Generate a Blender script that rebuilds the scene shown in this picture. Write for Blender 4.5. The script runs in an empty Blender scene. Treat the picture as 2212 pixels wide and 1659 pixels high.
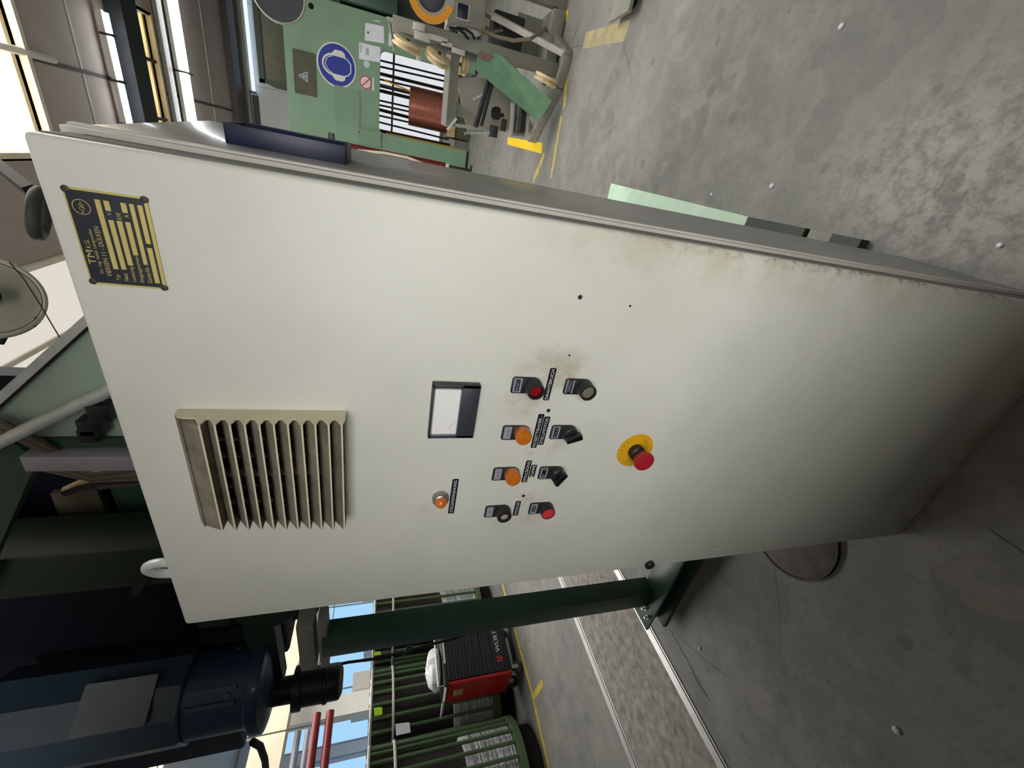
import bpy, bmesh, math, random
from mathutils import Vector, Matrix
random.seed(7)
V = Vector
S = bpy.context.scene
COL = S.collection

# ------------------------------------------------------------------ camera
F = 860.6
CP = V((0.790413, -0.524302, 1.591976))
CR = V((0.873205, 0.486323, 0.031666))      # camera right (upright view)
CD = V((0.173584, -0.249644, -0.952652))      # camera down
CF = V((-0.455391, 0.837358, -0.302408))      # camera forward
CR.normalize(); CF = (CF - CR * CF.dot(CR)).normalized(); CD = CF.cross(CR)
cam = bpy.data.cameras.new('camera')
cam.sensor_width = 36.0; cam.sensor_fit = 'HORIZONTAL'; cam.lens = F * 36 / 2212
cam.clip_start = 0.02; cam.clip_end = 200
co = bpy.data.objects.new('camera', cam); COL.objects.link(co)
X, Y, Z = CD, CR, -CF                              # the phone was held sideways
co.matrix_world = Matrix(((X.x, Y.x, Z.x, CP.x), (X.y, Y.y, Z.y, CP.y), (X.z, Y.z, Z.z, CP.z), (0, 0, 0, 1)))
S.camera = co

# ------------------------------------------------------------------ world, exposure
S.view_settings.view_transform = 'Standard'
S.view_settings.look = 'None'
S.view_settings.gamma = 1.0
S.view_settings.use_curve_mapping = False
S.view_settings.exposure = 0.0
W = bpy.data.worlds.new('world'); S.world = W; W.use_nodes = True
W.node_tree.nodes['Background'].inputs[0].default_value = (0.75, 0.85, 1.0, 1)
W.node_tree.nodes['Background'].inputs[1].default_value = 0.4
GLOW = dict(skylight=6.0, front_window=6.4, hall=1.12, tube=14.0)

# ------------------------------------------------------------------ measuring helpers: a sight line meets a plane of the hall
def ray(px, py):
    u = (1659 - py - 829.5) / F; v = (px - 1106) / F
    return CR * u + CD * v + CF
def G(px, py, z=0.0):
    d = ray(px, py); return CP + d * ((z - CP.z) / d.z)
def Yp(px, py, y):
    d = ray(px, py); return CP + d * ((y - CP.y) / d.y)
def Xp(px, py, x):
    d = ray(px, py); return CP + d * ((x - CP.x) / d.x)

# ------------------------------------------------------------------ materials
def srgb(r, g, b):
    f = lambda c: (c / 255 / 12.92) if c / 255 <= 0.04045 else ((c / 255 + 0.055) / 1.055) ** 2.4
    return (f(r), f(g), f(b), 1)
def nn(nt, t, **kw):
    n = nt.nodes.new(t)
    for k, v in kw.items(): setattr(n, k, v)
    return n
def mat(name, c, rough=0.5, metal=0.0, var=0.12, scale=6.0, bump=0.0, bscale=200.0, c2=None, emit=None, spec=0.5, alpha=None, trans=0.0, coat=0.0):
    m = bpy.data.materials.new(name); m.use_nodes = True
    nt = m.node_tree; b = nt.nodes['Principled BSDF']
    b.inputs['Roughness'].default_value = rough
    b.inputs['Metallic'].default_value = metal
    b.inputs['Specular IOR Level'].default_value = spec
    if coat: b.inputs['Coat Weight'].default_value = coat; b.inputs['Coat Roughness'].default_value = 0.1
    if trans: b.inputs['Transmission Weight'].default_value = trans
    if emit:
        b.inputs['Emission Color'].default_value = c; b.inputs['Emission Strength'].default_value = emit
    if var > 0 or c2:
        tc = nn(nt, 'ShaderNodeTexCoord'); no = nn(nt, 'ShaderNodeTexNoise')
        no.inputs['Scale'].default_value = scale; no.inputs['Detail'].default_value = 5
        no.inputs['Roughness'].default_value = 0.62
        nt.links.new(tc.outputs['Object'], no.inputs['Vector'])
        rp = nn(nt, 'ShaderNodeValToRGB')
        rp.color_ramp.elements[0].position = 0.32; rp.color_ramp.elements[1].position = 0.68
        a = c2 or tuple(max(0, x * (1 - var)) for x in c[:3]) + (1,)
        d = c if c2 else tuple(min(1, x * (1 + var)) for x in c[:3]) + (1,)
        rp.color_ramp.elements[0].color = a; rp.color_ramp.elements[1].color = d
        nt.links.new(no.outputs['Fac'], rp.inputs['Fac'])
        nt.links.new(rp.outputs['Color'], b.inputs['Base Color'])
        if bump:
            n2 = nn(nt, 'ShaderNodeTexNoise'); n2.inputs['Scale'].default_value = bscale
            nt.links.new(tc.outputs['Object'], n2.inputs['Vector'])
            bp = nn(nt, 'ShaderNodeBump'); bp.inputs['Strength'].default_value = bump; bp.inputs['Distance'].default_value = 0.002
            nt.links.new(n2.outputs['Fac'], bp.inputs['Height']); nt.links.new(bp.outputs['Normal'], b.inputs['Normal'])
    else:
        b.inputs['Base Color'].default_value = c
    return m
def glow(name, c, s):
    m = bpy.data.materials.new(name); m.use_nodes = True
    nt = m.node_tree; nt.nodes.clear()
    e = nn(nt, 'ShaderNodeEmission'); o = nn(nt, 'ShaderNodeOutputMaterial')
    e.inputs[0].default_value = c; e.inputs[1].default_value = s
    nt.links.new(e.outputs[0], o.inputs[0]); return m

class NT:                                            # small arithmetic helper for the longer node trees
    def __init__(s, nt): s.nt = nt
    def m(s, op, a, b=None, c=None, clamp=False):
        n = s.nt.nodes.new('ShaderNodeMath'); n.operation = op; n.use_clamp = clamp
        for i, v in enumerate((a, b, c)):
            if v is None: continue
            if isinstance(v, (int, float)): n.inputs[i].default_value = v
            else: s.nt.links.new(v, n.inputs[i])
        return n.outputs[0]
    def step(s, v, a, b):
        n = s.nt.nodes.new('ShaderNodeMapRange'); n.interpolation_type = 'SMOOTHSTEP'
        s.nt.links.new(v, n.inputs['Value'])
        n.inputs['From Min'].default_value = a; n.inputs['From Max'].default_value = b
        return n.outputs['Result']
    def noise(s, vec, scale, detail=4, rough=0.6, out='Fac'):
        n = s.nt.nodes.new('ShaderNodeTexNoise'); n.inputs['Scale'].default_value = scale
        n.inputs['Detail'].default_value = detail; n.inputs['Roughness'].default_value = rough
        s.nt.links.new(vec, n.inputs['Vector']); return n.outputs[out]
    def mix(s, f, a, b):
        n = s.nt.nodes.new('ShaderNodeMix'); n.data_type = 'RGBA'
        if isinstance(f, (int, float)): n.inputs[0].default_value = f
        else: s.nt.links.new(f, n.inputs[0])
        for i, v in ((6, a), (7, b)):
            if isinstance(v, tuple): n.inputs[i].default_value = v
            else: s.nt.links.new(v, n.inputs[i])
        return n.outputs[2]

def cabinet_paint():
    m = bpy.data.materials.new('cream_paint_worn'); m.use_nodes = True
    nt = m.node_tree; b = nt.nodes['Principled BSDF']; h = NT(nt)
    tc = nn(nt, 'ShaderNodeTexCoord'); P = tc.outputs['Object']
    sp = nn(nt, 'ShaderNodeSeparateXYZ'); nt.links.new(P, sp.inputs[0])
    x = h.m('ADD', sp.outputs[0], 0.375); z = sp.outputs[2]
    n1 = h.noise(P, 3.0, 5); n2 = h.noise(P, 14.0, 6, 0.7); n3 = h.noise(P, 60.0, 4, 0.7)
    col = h.mix(h.step(n1, 0.35, 0.7), srgb(206, 207, 196), srgb(216, 216, 206))
    # grime creeping in from the hinge edge, worst between knee and chest height
    e = h.m('MULTIPLY', h.step(x, 0.655, 0.752), h.m('MULTIPLY', h.step(z, 0.25, 0.75), h.m('SUBTRACT', 1, h.step(z, 1.25, 1.5))))
    g = h.m('MULTIPLY', e, h.step(n2, 0.36, 0.66))
    col = h.mix(h.m('MULTIPLY', g, 0.5), col, srgb(180, 168, 132))
    e2 = h.m('MULTIPLY', h.step(x, 0.732, 0.75), h.m('MULTIPLY', h.step(z, 0.05, 0.5), h.m('SUBTRACT', 1, h.step(z, 1.1, 1.35))))
    col = h.mix(h.m('MULTIPLY', h.m('MULTIPLY', e2, 0.7), h.step(n3, 0.44, 0.66)), col, srgb(96, 76, 52))
    # grime along the bottom and left edge
    e3 = h.m('SUBTRACT', 1, h.step(z, 0.0, 0.16))
    col = h.mix(h.m('MULTIPLY', h.m('MULTIPLY', e3, h.step(n2, 0.3, 0.65)), 0.6), col, srgb(140, 128, 100))
    # hand grime round the buttons
    for (sx, sz, r, k) in ((0.525, 1.345, 0.075, 0.5), (0.47, 1.375, 0.05, 0.3), (0.40, 1.31, 0.055, 0.4), (0.225, 1.33, 0.075, 0.45), (0.335, 1.34, 0.05, 0.35), (0.53, 1.29, 0.05, 0.5), (0.36, 1.345, 0.02, 0.9), (0.255, 1.50, 0.05, 0.3)):
        d = h.m('SQRT', h.m('ADD', h.m('POWER', h.m('SUBTRACT', x, sx), 2), h.m('POWER', h.m('SUBTRACT', z, sz), 2)))
        f = h.m('MULTIPLY', h.m('SUBTRACT', 1, h.step(d, r * 0.25, r)), h.m('MULTIPLY', h.step(n2, 0.42, 0.68), k))
        col = h.mix(f, col, srgb(158, 146, 112))
    # scattered specks and little scuffs
    vo = nn(nt, 'ShaderNodeTexVoronoi'); vo.inputs['Scale'].default_value = 17; nt.links.new(P, vo.inputs['Vector'])
    sc = nn(nt, 'ShaderNodeSeparateColor'); nt.links.new(vo.outputs['Color'], sc.inputs[0])
    f = h.m('MULTIPLY', h.m('LESS_THAN', vo.outputs['Distance'], h.m('MULTIPLY', sc.outputs[1], 0.07)), h.m('GREATER_THAN', sc.outputs[0], 0.72))
    col = h.mix(h.m('MULTIPLY', f, 0.6), col, srgb(110, 100, 82))
    mp = nn(nt, 'ShaderNodeMapping'); mp.inputs['Rotation'].default_value = (0, 0.5, 0); mp.inputs['Scale'].default_value = (7, 7, 1.6); nt.links.new(P, mp.inputs[0])
    v2 = nn(nt, 'ShaderNodeTexVoronoi'); v2.inputs['Scale'].default_value = 2.2; nt.links.new(mp.outputs[0], v2.inputs['Vector'])
    s2 = nn(nt, 'ShaderNodeSeparateColor'); nt.links.new(v2.outputs['Color'], s2.inputs[0])
    f = h.m('MULTIPLY', h.m('MULTIPLY', h.m('SUBTRACT', 1, h.step(v2.outputs['Distance'], 0.02, 0.09)), h.m('GREATER_THAN', s2.outputs[0], 0.8)), h.step(n3, 0.45, 0.6))
    col = h.mix(h.m('MULTIPLY', f, 0.4), col, srgb(120, 116, 100))
    nt.links.new(col, b.inputs['Base Color'])
    b.inputs['Roughness'].default_value = 0.42
    bp = nn(nt, 'ShaderNodeBump'); bp.inputs['Strength'].default_value = 0.14; bp.inputs['Distance'].default_value = 0.001
    nt.links.new(h.noise(P, 420, 2), bp.inputs['Height']); nt.links.new(bp.outputs['Normal'], b.inputs['Normal'])
    return m

def floor_mat():
    m = bpy.data.materials.new('worn_concrete'); m.use_nodes = True
    nt = m.node_tree; b = nt.nodes['Principled BSDF']; h = NT(nt)
    tc = nn(nt, 'ShaderNodeTexCoord'); P = tc.outputs['Object']
    wn = nn(nt, 'ShaderNodeMix'); wn.data_type = 'VECTOR'; wn.inputs[0].default_value = 0.06
    nz = nn(nt, 'ShaderNodeTexNoise'); nz.inputs['Scale'].default_value = 3.0; nz.inputs['Detail'].default_value = 4; nt.links.new(P, nz.inputs['Vector'])
    nt.links.new(P, wn.inputs[4]); nt.links.new(nz.outputs['Color'], wn.inputs[5]); Q = wn.outputs[1]
    sp = nn(nt, 'ShaderNodeSeparateXYZ'); nt.links.new(P, sp.inputs[0])
    a = h.noise(P, 0.9, 6, 0.65); c = h.noise(P, 5.0, 8, 0.7); d = h.noise(P, 30.0, 6, 0.75)
    col = h.mix(h.step(a, 0.3, 0.7), srgb(116, 116, 112), srgb(138, 138, 133))
    col = h.mix(h.m('MULTIPLY', h.step(c, 0.4, 0.7), 0.5), col, srgb(158, 156, 149))
    col = h.mix(h.m('MULTIPLY', h.step(d, 0.5, 0.72), 0.45), col, srgb(96, 92, 84))
    # patches where the top coat has come away, with clear borders
    p = h.noise(Q, 1.7, 3, 0.5)
    col = h.mix(h.m('MULTIPLY', h.step(p, 0.57, 0.585), 0.30), col, srgb(100, 98, 96))
    p2 = h.noise(Q, 2.6, 4, 0.6)
    col = h.mix(h.m('MULTIPLY', h.step(p2, 0.60, 0.63), 0.25), col, srgb(160, 156, 146))
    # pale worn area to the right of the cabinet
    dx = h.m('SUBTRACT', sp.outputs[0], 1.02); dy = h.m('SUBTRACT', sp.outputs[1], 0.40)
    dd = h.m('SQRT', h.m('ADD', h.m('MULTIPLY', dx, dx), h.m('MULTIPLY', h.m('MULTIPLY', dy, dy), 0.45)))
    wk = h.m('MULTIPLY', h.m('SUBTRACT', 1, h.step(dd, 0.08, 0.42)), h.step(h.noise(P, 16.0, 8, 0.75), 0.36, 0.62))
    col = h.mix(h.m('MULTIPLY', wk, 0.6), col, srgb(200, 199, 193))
    # oil spots
    vo = nn(nt, 'ShaderNodeTexVoronoi'); vo.inputs['Scale'].default_value = 9; nt.links.new(Q, vo.inputs['Vector'])
    sc = nn(nt, 'ShaderNodeSeparateColor'); nt.links.new(vo.outputs['Color'], sc.inputs[0])
    f = h.m('MULTIPLY', h.m('LESS_THAN', vo.outputs['Distance'], h.m('MULTIPLY', sc.outputs[1], 0.28)), h.m('GREATER_THAN', sc.outputs[0], 0.7))
    col = h.mix(h.m('MULTIPLY', f, 0.3), col, srgb(84, 80, 74))
    # hairline cracks
    v2 = nn(nt, 'ShaderNodeTexVoronoi'); v2.feature = 'DISTANCE_TO_EDGE'; v2.inputs['Scale'].default_value = 1.1; nt.links.new(Q, v2.inputs['Vector'])
    f = h.m('MULTIPLY', h.m('LESS_THAN', v2.outputs['Distance'], 0.003), h.step(h.noise(P, 0.8, 2), 0.54, 0.58))
    col = h.mix(h.m('MULTIPLY', f, 0.7), col, srgb(60, 54, 46))
    nt.links.new(col, b.inputs['Base Color'])
    b.inputs['Roughness'].default_value = 0.62
    bp = nn(nt, 'ShaderNodeBump'); bp.inputs['Strength'].default_value = 0.3; bp.inputs['Distance'].default_value = 0.004
    nt.links.new(h.m('ADD', c, d), bp.inputs['Height']); nt.links.new(bp.outputs['Normal'], b.inputs['Normal'])
    return m

M = {}
M['front'] = cabinet_paint()
M['floor'] = floor_mat()
M['cream'] = mat('cream_grille_paint', srgb(214, 206, 178), 0.45, var=0.06)
M['slat'] = mat('dusty_slat', srgb(150, 142, 124), 0.6, c2=srgb(104, 96, 82), scale=18)
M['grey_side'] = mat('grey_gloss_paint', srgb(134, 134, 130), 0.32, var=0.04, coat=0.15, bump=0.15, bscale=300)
M['lip'] = mat('pale_lip_paint', srgb(208, 206, 196), 0.4, var=0.05)
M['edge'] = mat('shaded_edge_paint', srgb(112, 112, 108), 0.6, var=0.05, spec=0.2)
M['panelgrey'] = mat('motor_panel', srgb(112, 122, 128), 0.5, var=0.08)
M['seal'] = mat('rubber_seal', srgb(38, 38, 38), 0.7, var=0.1)
M['black'] = mat('black_plastic', srgb(34, 35, 37), 0.42, var=0.1)
M['blackg'] = mat('black_gloss', srgb(16, 17, 20), 0.25, var=0.1)
M['void'] = mat('dark_inside', srgb(8, 8, 10), 0.9, var=0.1)
M['tape'] = mat('embossed_tape', srgb(18, 22, 34), 0.3, var=0.1)
M['white'] = mat('white_print', srgb(225, 225, 222), 0.5, var=0.04)
M['silver'] = mat('aluminium_legend', srgb(170, 174, 186), 0.4, metal=0.3, var=0.06)
M['meterwhite'] = mat('meter_dial', srgb(238, 237, 236), 0.4, var=0.03)
M['meterdark'] = mat('meter_housing', srgb(52, 56, 62), 0.45, var=0.06)
M['amber'] = mat('amber_lens', srgb(196, 108, 26), 0.18, var=0.12, scale=80, coat=0.5)
M['orange_dome'] = mat('orange_dome', srgb(214, 108, 40), 0.25, var=0.1, coat=0.5)
M['red'] = mat('red_button', srgb(205, 58, 62), 0.3, var=0.08)
M['reddark'] = mat('red_lens', srgb(140, 18, 30), 0.25, var=0.2, scale=60)
M['greylens'] = mat('clear_lens', srgb(116, 112, 102), 0.3, var=0.15, scale=60)
M['beige'] = mat('beige_button', srgb(168, 158, 136), 0.4, var=0.1)
M['yellow'] = mat('yellow_plate', srgb(222, 166, 24), 0.45, var=0.05, scale=60)
M['estop'] = mat('red_mushroom', srgb(164, 30, 40), 0.35, var=0.05)
M['gold'] = mat('brass_plate', srgb(206, 188, 112), 0.4, metal=0.25, var=0.08)
M['plate_dark'] = mat('etched_dark', srgb(34, 38, 48), 0.35, var=0.08)
M['steel'] = mat('bare_steel', srgb(160, 158, 152), 0.35, metal=0.8, var=0.12)
M['darksteel'] = mat('dark_steel', srgb(62, 62, 62), 0.45, metal=0.6, var=0.15)
M['handle_blue'] = mat('blue_handle', srgb(24, 33, 62), 0.4, var=0.08)
M['dgreen'] = mat('dark_green_paint', srgb(54, 82, 68), 0.4, var=0.12)
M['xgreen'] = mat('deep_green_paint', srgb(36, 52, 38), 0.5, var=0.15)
M['hgreen'] = mat('hood_green_paint', srgb(188, 212, 194), 0.5, var=0.12, scale=4)
M['mgreen'] = mat('machine_green_paint', srgb(124, 156, 128), 0.5, var=0.05, scale=3)
M['mgreen2'] = mat('machine_green_cover', srgb(118, 150, 122), 0.5, var=0.05, scale=3)
M['mint'] = mat('mint_paint', srgb(196, 224, 200), 0.5, var=0.07, scale=12)
M['board'] = mat('scuffed_green_board', srgb(124, 168, 130), 0.55, c2=srgb(104, 146, 120), scale=9)
M['rust'] = mat('rusty_patch', srgb(150, 110, 100), 0.7, c2=srgb(110, 84, 80), scale=30)
M['olive'] = mat('olive_dark', srgb(78, 80, 62), 0.6, var=0.15)
M['navy'] = mat('navy_machine_paint', srgb(13, 18, 28), 0.6, var=0.15, spec=0.15)
M['motor'] = mat('blue_motor_paint', srgb(40, 66, 92), 0.38, var=0.12, coat=0.2)
M['motor2'] = mat('blue_motor_cover', srgb(60, 80, 96), 0.4, var=0.1)
M['brownp'] = mat('brown_panel', srgb(92, 84, 70), 0.6, var=0.15)
M['lav'] = mat('galvanised_channel', srgb(178, 176, 184), 0.5, metal=0.2, var=0.1)
M['cable'] = mat('grey_cable', srgb(120, 112, 98), 0.6, var=0.1)
M['cable_b'] = mat('black_cable', srgb(24, 24, 26), 0.5, var=0.1)
M['shaft'] = mat('bright_shaft', srgb(222, 228, 224), 0.35, metal=0.2, var=0.12, scale=20)
M['wheelb'] = mat('beige_wheel', srgb(206, 198, 180), 0.5, var=0.1, scale=10)
M['wheelr'] = mat('pale_wheel_rim', srgb(238, 230, 206), 0.45, var=0.06)
M['creamw'] = mat('cream_pulley', srgb(236, 222, 188), 0.45, c2=srgb(206, 176, 124), scale=14)
M['frame'] = mat('grey_frame_paint', srgb(140, 140, 128), 0.5, var=0.1)
M['framel'] = mat('pale_frame_paint', srgb(206, 206, 198), 0.5, var=0.06)
M['box'] = mat('grey_box_paint', srgb(164, 162, 150), 0.5, var=0.06)
M['orange'] = mat('orange_tape', srgb(236, 158, 24), 0.5, var=0.08, scale=30)
M['floory'] = mat('yellow_floor_tape', srgb(252, 212, 40), 0.5, var=0.06, scale=30)
M['lineold'] = mat('worn_yellow_line', srgb(214, 186, 84), 0.6, c2=srgb(160, 150, 118), scale=12)
M['lineghost'] = mat('ghost_yellow_line', srgb(188, 170, 112), 0.6, c2=srgb(140, 138, 128), scale=7)
M['walldim'] = mat('dim_grey_wall', srgb(108, 108, 106), 0.7, var=0.05)
M['g_blue'] = glow('bluish_tube', (0.55, 0.72, 1.0, 1), 1.6)
M['rubber'] = mat('grey_rubber', srgb(78, 78, 76), 0.6, var=0.2, scale=20)
M['g_back'] = glow('back_glazing', (0.93, 0.96, 1.0, 1), 0.8)
M['g_roof'] = glow('translucent_roof', (1.0, 0.93, 0.82, 1), 0.75)
M['linenew'] = mat('yellow_line', srgb(224, 200, 52), 0.55, c2=srgb(176, 164, 92), scale=8)
M['copper'] = mat('copper_wire', srgb(206, 130, 110), 0.3, metal=0.75, var=0.2, scale=30)
M['wood'] = mat('pallet_wood', srgb(216, 194, 146), 0.7, c2=srgb(150, 124, 84), scale=14)
M['alu'] = mat('aluminium_wire', srgb(212, 214, 218), 0.4, metal=0.2, var=0.25, scale=40)
M['wrap'] = mat('white_wrap', srgb(232, 234, 238), 0.4, var=0.06, scale=12)
M['rodg'] = mat('green_rod_paint', srgb(84, 108, 76), 0.45, var=0.15)
M['hoop'] = mat('pale_hoop', srgb(206, 204, 198), 0.4, metal=0.3, var=0.15, scale=12)
M['net'] = mat('dark_netting', srgb(50, 44, 38), 0.7, c2=srgb(22, 19, 17), scale=26)
M['lime'] = mat('lime_tag', srgb(178, 226, 40), 0.5, var=0.05)
M['paper'] = mat('white_paper', srgb(228, 232, 240), 0.6, var=0.03)
M['trolblack'] = mat('black_drawer_paint', srgb(26, 28, 34), 0.35, var=0.12)
M['trolred'] = mat('red_trolley_paint', srgb(178, 28, 26), 0.35, var=0.06)
M['pipered'] = mat('red_pipe_paint', srgb(112, 26, 28), 0.4, var=0.1)
M['signblue'] = mat('sign_blue', srgb(12, 44, 150), 0.5, var=0.03)
M['signred'] = mat('sign_red', srgb(196, 60, 70), 0.4, var=0.03)
M['ceil'] = mat('ceiling_panel', srgb(176, 164, 154), 0.7, var=0.08, scale=1.5)
M['ceilseam'] = mat('ceiling_seam', srgb(70, 62, 56), 0.7, var=0.1)
M['wallw'] = mat('white_wall_panel', srgb(226, 224, 218), 0.6, var=0.03, scale=1)
M['wallhall'] = mat('pale_hall_wall', srgb(196, 212, 228), 0.6, var=0.05, scale=1)
M['beam'] = mat('dark_brown_beam', srgb(62, 54, 48), 0.5, var=0.12)
M['beamb'] = mat('dark_blue_beam', srgb(24, 28, 33), 0.6, var=0.12)
M['shaftwall'] = mat('ochre_skylight_shaft', srgb(248, 230, 178), 0.6, var=0.05)
M['shaftpale'] = mat('pale_skylight_shaft', srgb(236, 222, 196), 0.6, var=0.04)
M['blocker'] = mat('dark_blocker', srgb(26, 28, 28), 0.8, var=0.1)
M['strip'] = mat('pitted_concrete_strip', srgb(176, 170, 162), 0.7, c2=srgb(120, 114, 106), scale=16, bump=0.4, bscale=60)
M['rail'] = mat('worn_steel_rail', srgb(216, 216, 216), 0.35, metal=0.4, var=0.1, scale=10)
M['gap'] = mat('dark_joint', srgb(30, 28, 26), 0.9, var=0.1)
M['lid'] = mat('manhole_lid', srgb(128, 118, 108), 0.6, c2=srgb(96, 88, 80), scale=12)
M['g_sky'] = glow('skylight_glazing', (1.0, 0.98, 0.94, 1), GLOW['skylight'])
M['g_front'] = glow('window_glazing_warm', (1.0, 0.985, 0.955, 1), GLOW['front_window'])
M['g_hall'] = glow('hall_glazing', (0.352, 0.61, 0.871, 1), GLOW['hall'])
M['g_tube'] = glow('fluorescent_tube', (0.92, 0.96, 1.0, 1), GLOW['tube'])

# ------------------------------------------------------------------ mesh builder
class MB:
    def __init__(s): s.v = []; s.f = []
    def add(s, vs, fs):
        o = len(s.v); s.v += [V(p) for p in vs]; s.f += [tuple(i + o for i in f) for f in fs]; return s
    def box(s, x0, x1, y0, y1, z0, z1):
        return s.obox((V((x0, y0, z0)) + V((x1, y1, z1))) / 2, V(((x1 - x0) / 2, 0, 0)), V((0, (y1 - y0) / 2, 0)), V((0, 0, (z1 - z0) / 2)))
    def obox(s, c, a, b, d):
        c, a, b, d = V(c), V(a), V(b), V(d)
        vs = [c + a * i + b * j + d * k for k in (-1, 1) for j in (-1, 1) for i in (-1, 1)]
        return s.add(vs, [(0, 2, 3, 1), (4, 5, 7, 6), (0, 1, 5, 4), (2, 6, 7, 3), (0, 4, 6, 2), (1, 3, 7, 5)])
    def bar(s, p0, p1, w, h, up=(0, 0, 1)):
        p0, p1 = V(p0), V(p1); d = (p1 - p0); n = d.normalized(); u = V(up)
        if abs(n.dot(u)) > 0.97: u = V((0, 1, 0))
        r = n.cross(u).normalized(); u = r.cross(n)
        return s.obox((p0 + p1) / 2, r * (w / 2), u * (h / 2), d / 2)
    def ringframe(s, n):
        n = V(n).normalized(); u = V((0, 0, 1)) if abs(n.z) < 0.9 else V((1, 0, 0))
        a = n.cross(u).normalized(); return a, n.cross(a)
    def lathe(s, c, axis, prof, n=24, cap0=True, cap1=True):
        c = V(c); ax = V(axis).normalized(); a, b = s.ringframe(ax)
        o = len(s.v); m = len(prof)
        for (r, h) in prof:
            for i in range(n):
                t = 2 * math.pi * i / n
                s.v.append(c + ax * h + (a * math.cos(t) + b * math.sin(t)) * r)
        for j in range(m - 1):
            for i in range(n):
                k = (i + 1) % n
                s.f.append((o + j * n + i, o + j * n + k, o + (j + 1) * n + k, o + (j + 1) * n + i))
        if cap0: s.f.append(tuple(o + i for i in reversed(range(n))))
        if cap1: s.f.append(tuple(o + (m - 1) * n + i for i in range(n)))
        return s
    def cyl(s, p0, p1, r, r1=None, n=20):
        p0, p1 = V(p0), V(p1)
        return s.lathe(p0, p1 - p0, [(r, 0), (r if r1 is None else r1, (p1 - p0).length)], n)
    def ring(s, c, axis, r0, r1, t, n=32):
        c = V(c); ax = V(axis).normalized(); a, b = s.ringframe(ax); o = len(s.v)
        for (r, h) in ((r0, 0), (r1, 0), (r1, t), (r0, t)):
            for i in range(n):
                q = 2 * math.pi * i / n
                s.v.append(c + ax * h + (a * math.cos(q) + b * math.sin(q)) * r)
        for j in range(4):
            for i in range(n):
                k = (i + 1) % n; l = (j + 1) % 4
                s.f.append((o + j * n + i, o + j * n + k, o + l * n + k, o + l * n + i))
        return s
    def torus(s, c, axis, R, r, n=40, m=8):
        c = V(c); ax = V(axis).normalized(); a, b = s.ringframe(ax)
        pts = [c + (a * math.cos(2 * math.pi * i / n) + b * math.sin(2 * math.pi * i / n)) * R for i in range(n)]
        return s.tube(pts, r, m, True)
    def tube(s, pts, r, n=8, closed=False):
        pts = [V(p) for p in pts]; L = len(pts); o = len(s.v); pa = None
        for i, p in enumerate(pts):
            q0 = pts[(i - 1) % L] if (closed or i) else p; q1 = pts[(i + 1) % L] if (closed or i < L - 1) else p
            t = (q1 - q0).normalized()
            if pa is None: pa, _ = s.ringframe(t)
            pa = (pa - t * pa.dot(t)).normalized(); pb = t.cross(pa)
            for k in range(n):
                g = 2 * math.pi * k / n
                s.v.append(p + (pa * math.cos(g) + pb * math.sin(g)) * r)
        for i in range(L if closed else L - 1):
            j = (i + 1) % L
            for k in range(n):
                l = (k + 1) % n
                s.f.append((o + i * n + k, o + i * n + l, o + j * n + l, o + j * n + k))
        if not closed:
            s.f.append(tuple(o + k for k in reversed(range(n)))); s.f.append(tuple(o + (L - 1) * n + k for k in range(n)))
        return s
    def prism(s, poly, ext):
        poly = [V(p) for p in poly]; ext = V(ext); n = len(poly)
        return s.add(poly + [p + ext for p in poly], [tuple(range(n)), tuple(n + i for i in reversed(range(n)))] + [(i, n + i, n + (i + 1) % n, (i + 1) % n) for i in range(n)])
    def rrect(s, c, ax, up, w, h, r, t, seg=4):        # rounded plate, t towards ax x up
        c, ax, up = V(c), V(ax), V(up); n = ax.cross(up); pts = []
        for (sx, sy, a0) in ((1, 1, 0), (-1, 1, 90), (-1, -1, 180), (1, -1, 270)):
            for k in range(seg + 1):
                a = math.radians(a0 + 90 * k / seg)
                pts.append(c + ax * (sx * (w / 2 - r) + r * math.cos(a)) + up * (sy * (h / 2 - r) + r * math.sin(a)))
        return s.prism(pts, n * t)
    def text(s, txt, c, ax, up, w=None, h=None, t=0.0004, italic=0.0):
        cu = bpy.data.curves.new('t', 'FONT'); cu.body = txt; cu.size = 1.0; cu.resolution_u = 3; cu.shear = italic
        ob = bpy.data.objects.new('t', cu); COL.objects.link(ob)
        me = ob.to_mesh() if False else bpy.data.meshes.new_from_object(ob.evaluated_get(bpy.context.evaluated_depsgraph_get()))
        xs = [q.co.x for q in me.vertices]; ys = [q.co.y for q in me.vertices]
        x0, x1, y0, y1 = min(xs), max(xs), min(ys), max(ys)
        sy = h / (y1 - y0) if h else None; sx = w / (x1 - x0) if w else sy
        if sy is None: sy = sx
        c, ax, up = V(c), V(ax), V(up); nrm = ax.cross(up)
        vs = [c + ax * ((q.co.x - (x0 + x1) / 2) * sx) + up * ((q.co.y - (y0 + y1) / 2) * sy) + nrm * t for q in me.vertices]
        s.add(vs, [tuple(p.vertices) for p in me.polygons])
        bpy.data.objects.remove(ob); bpy.data.meshes.remove(me); bpy.data.curves.remove(cu)
        return s

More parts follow.
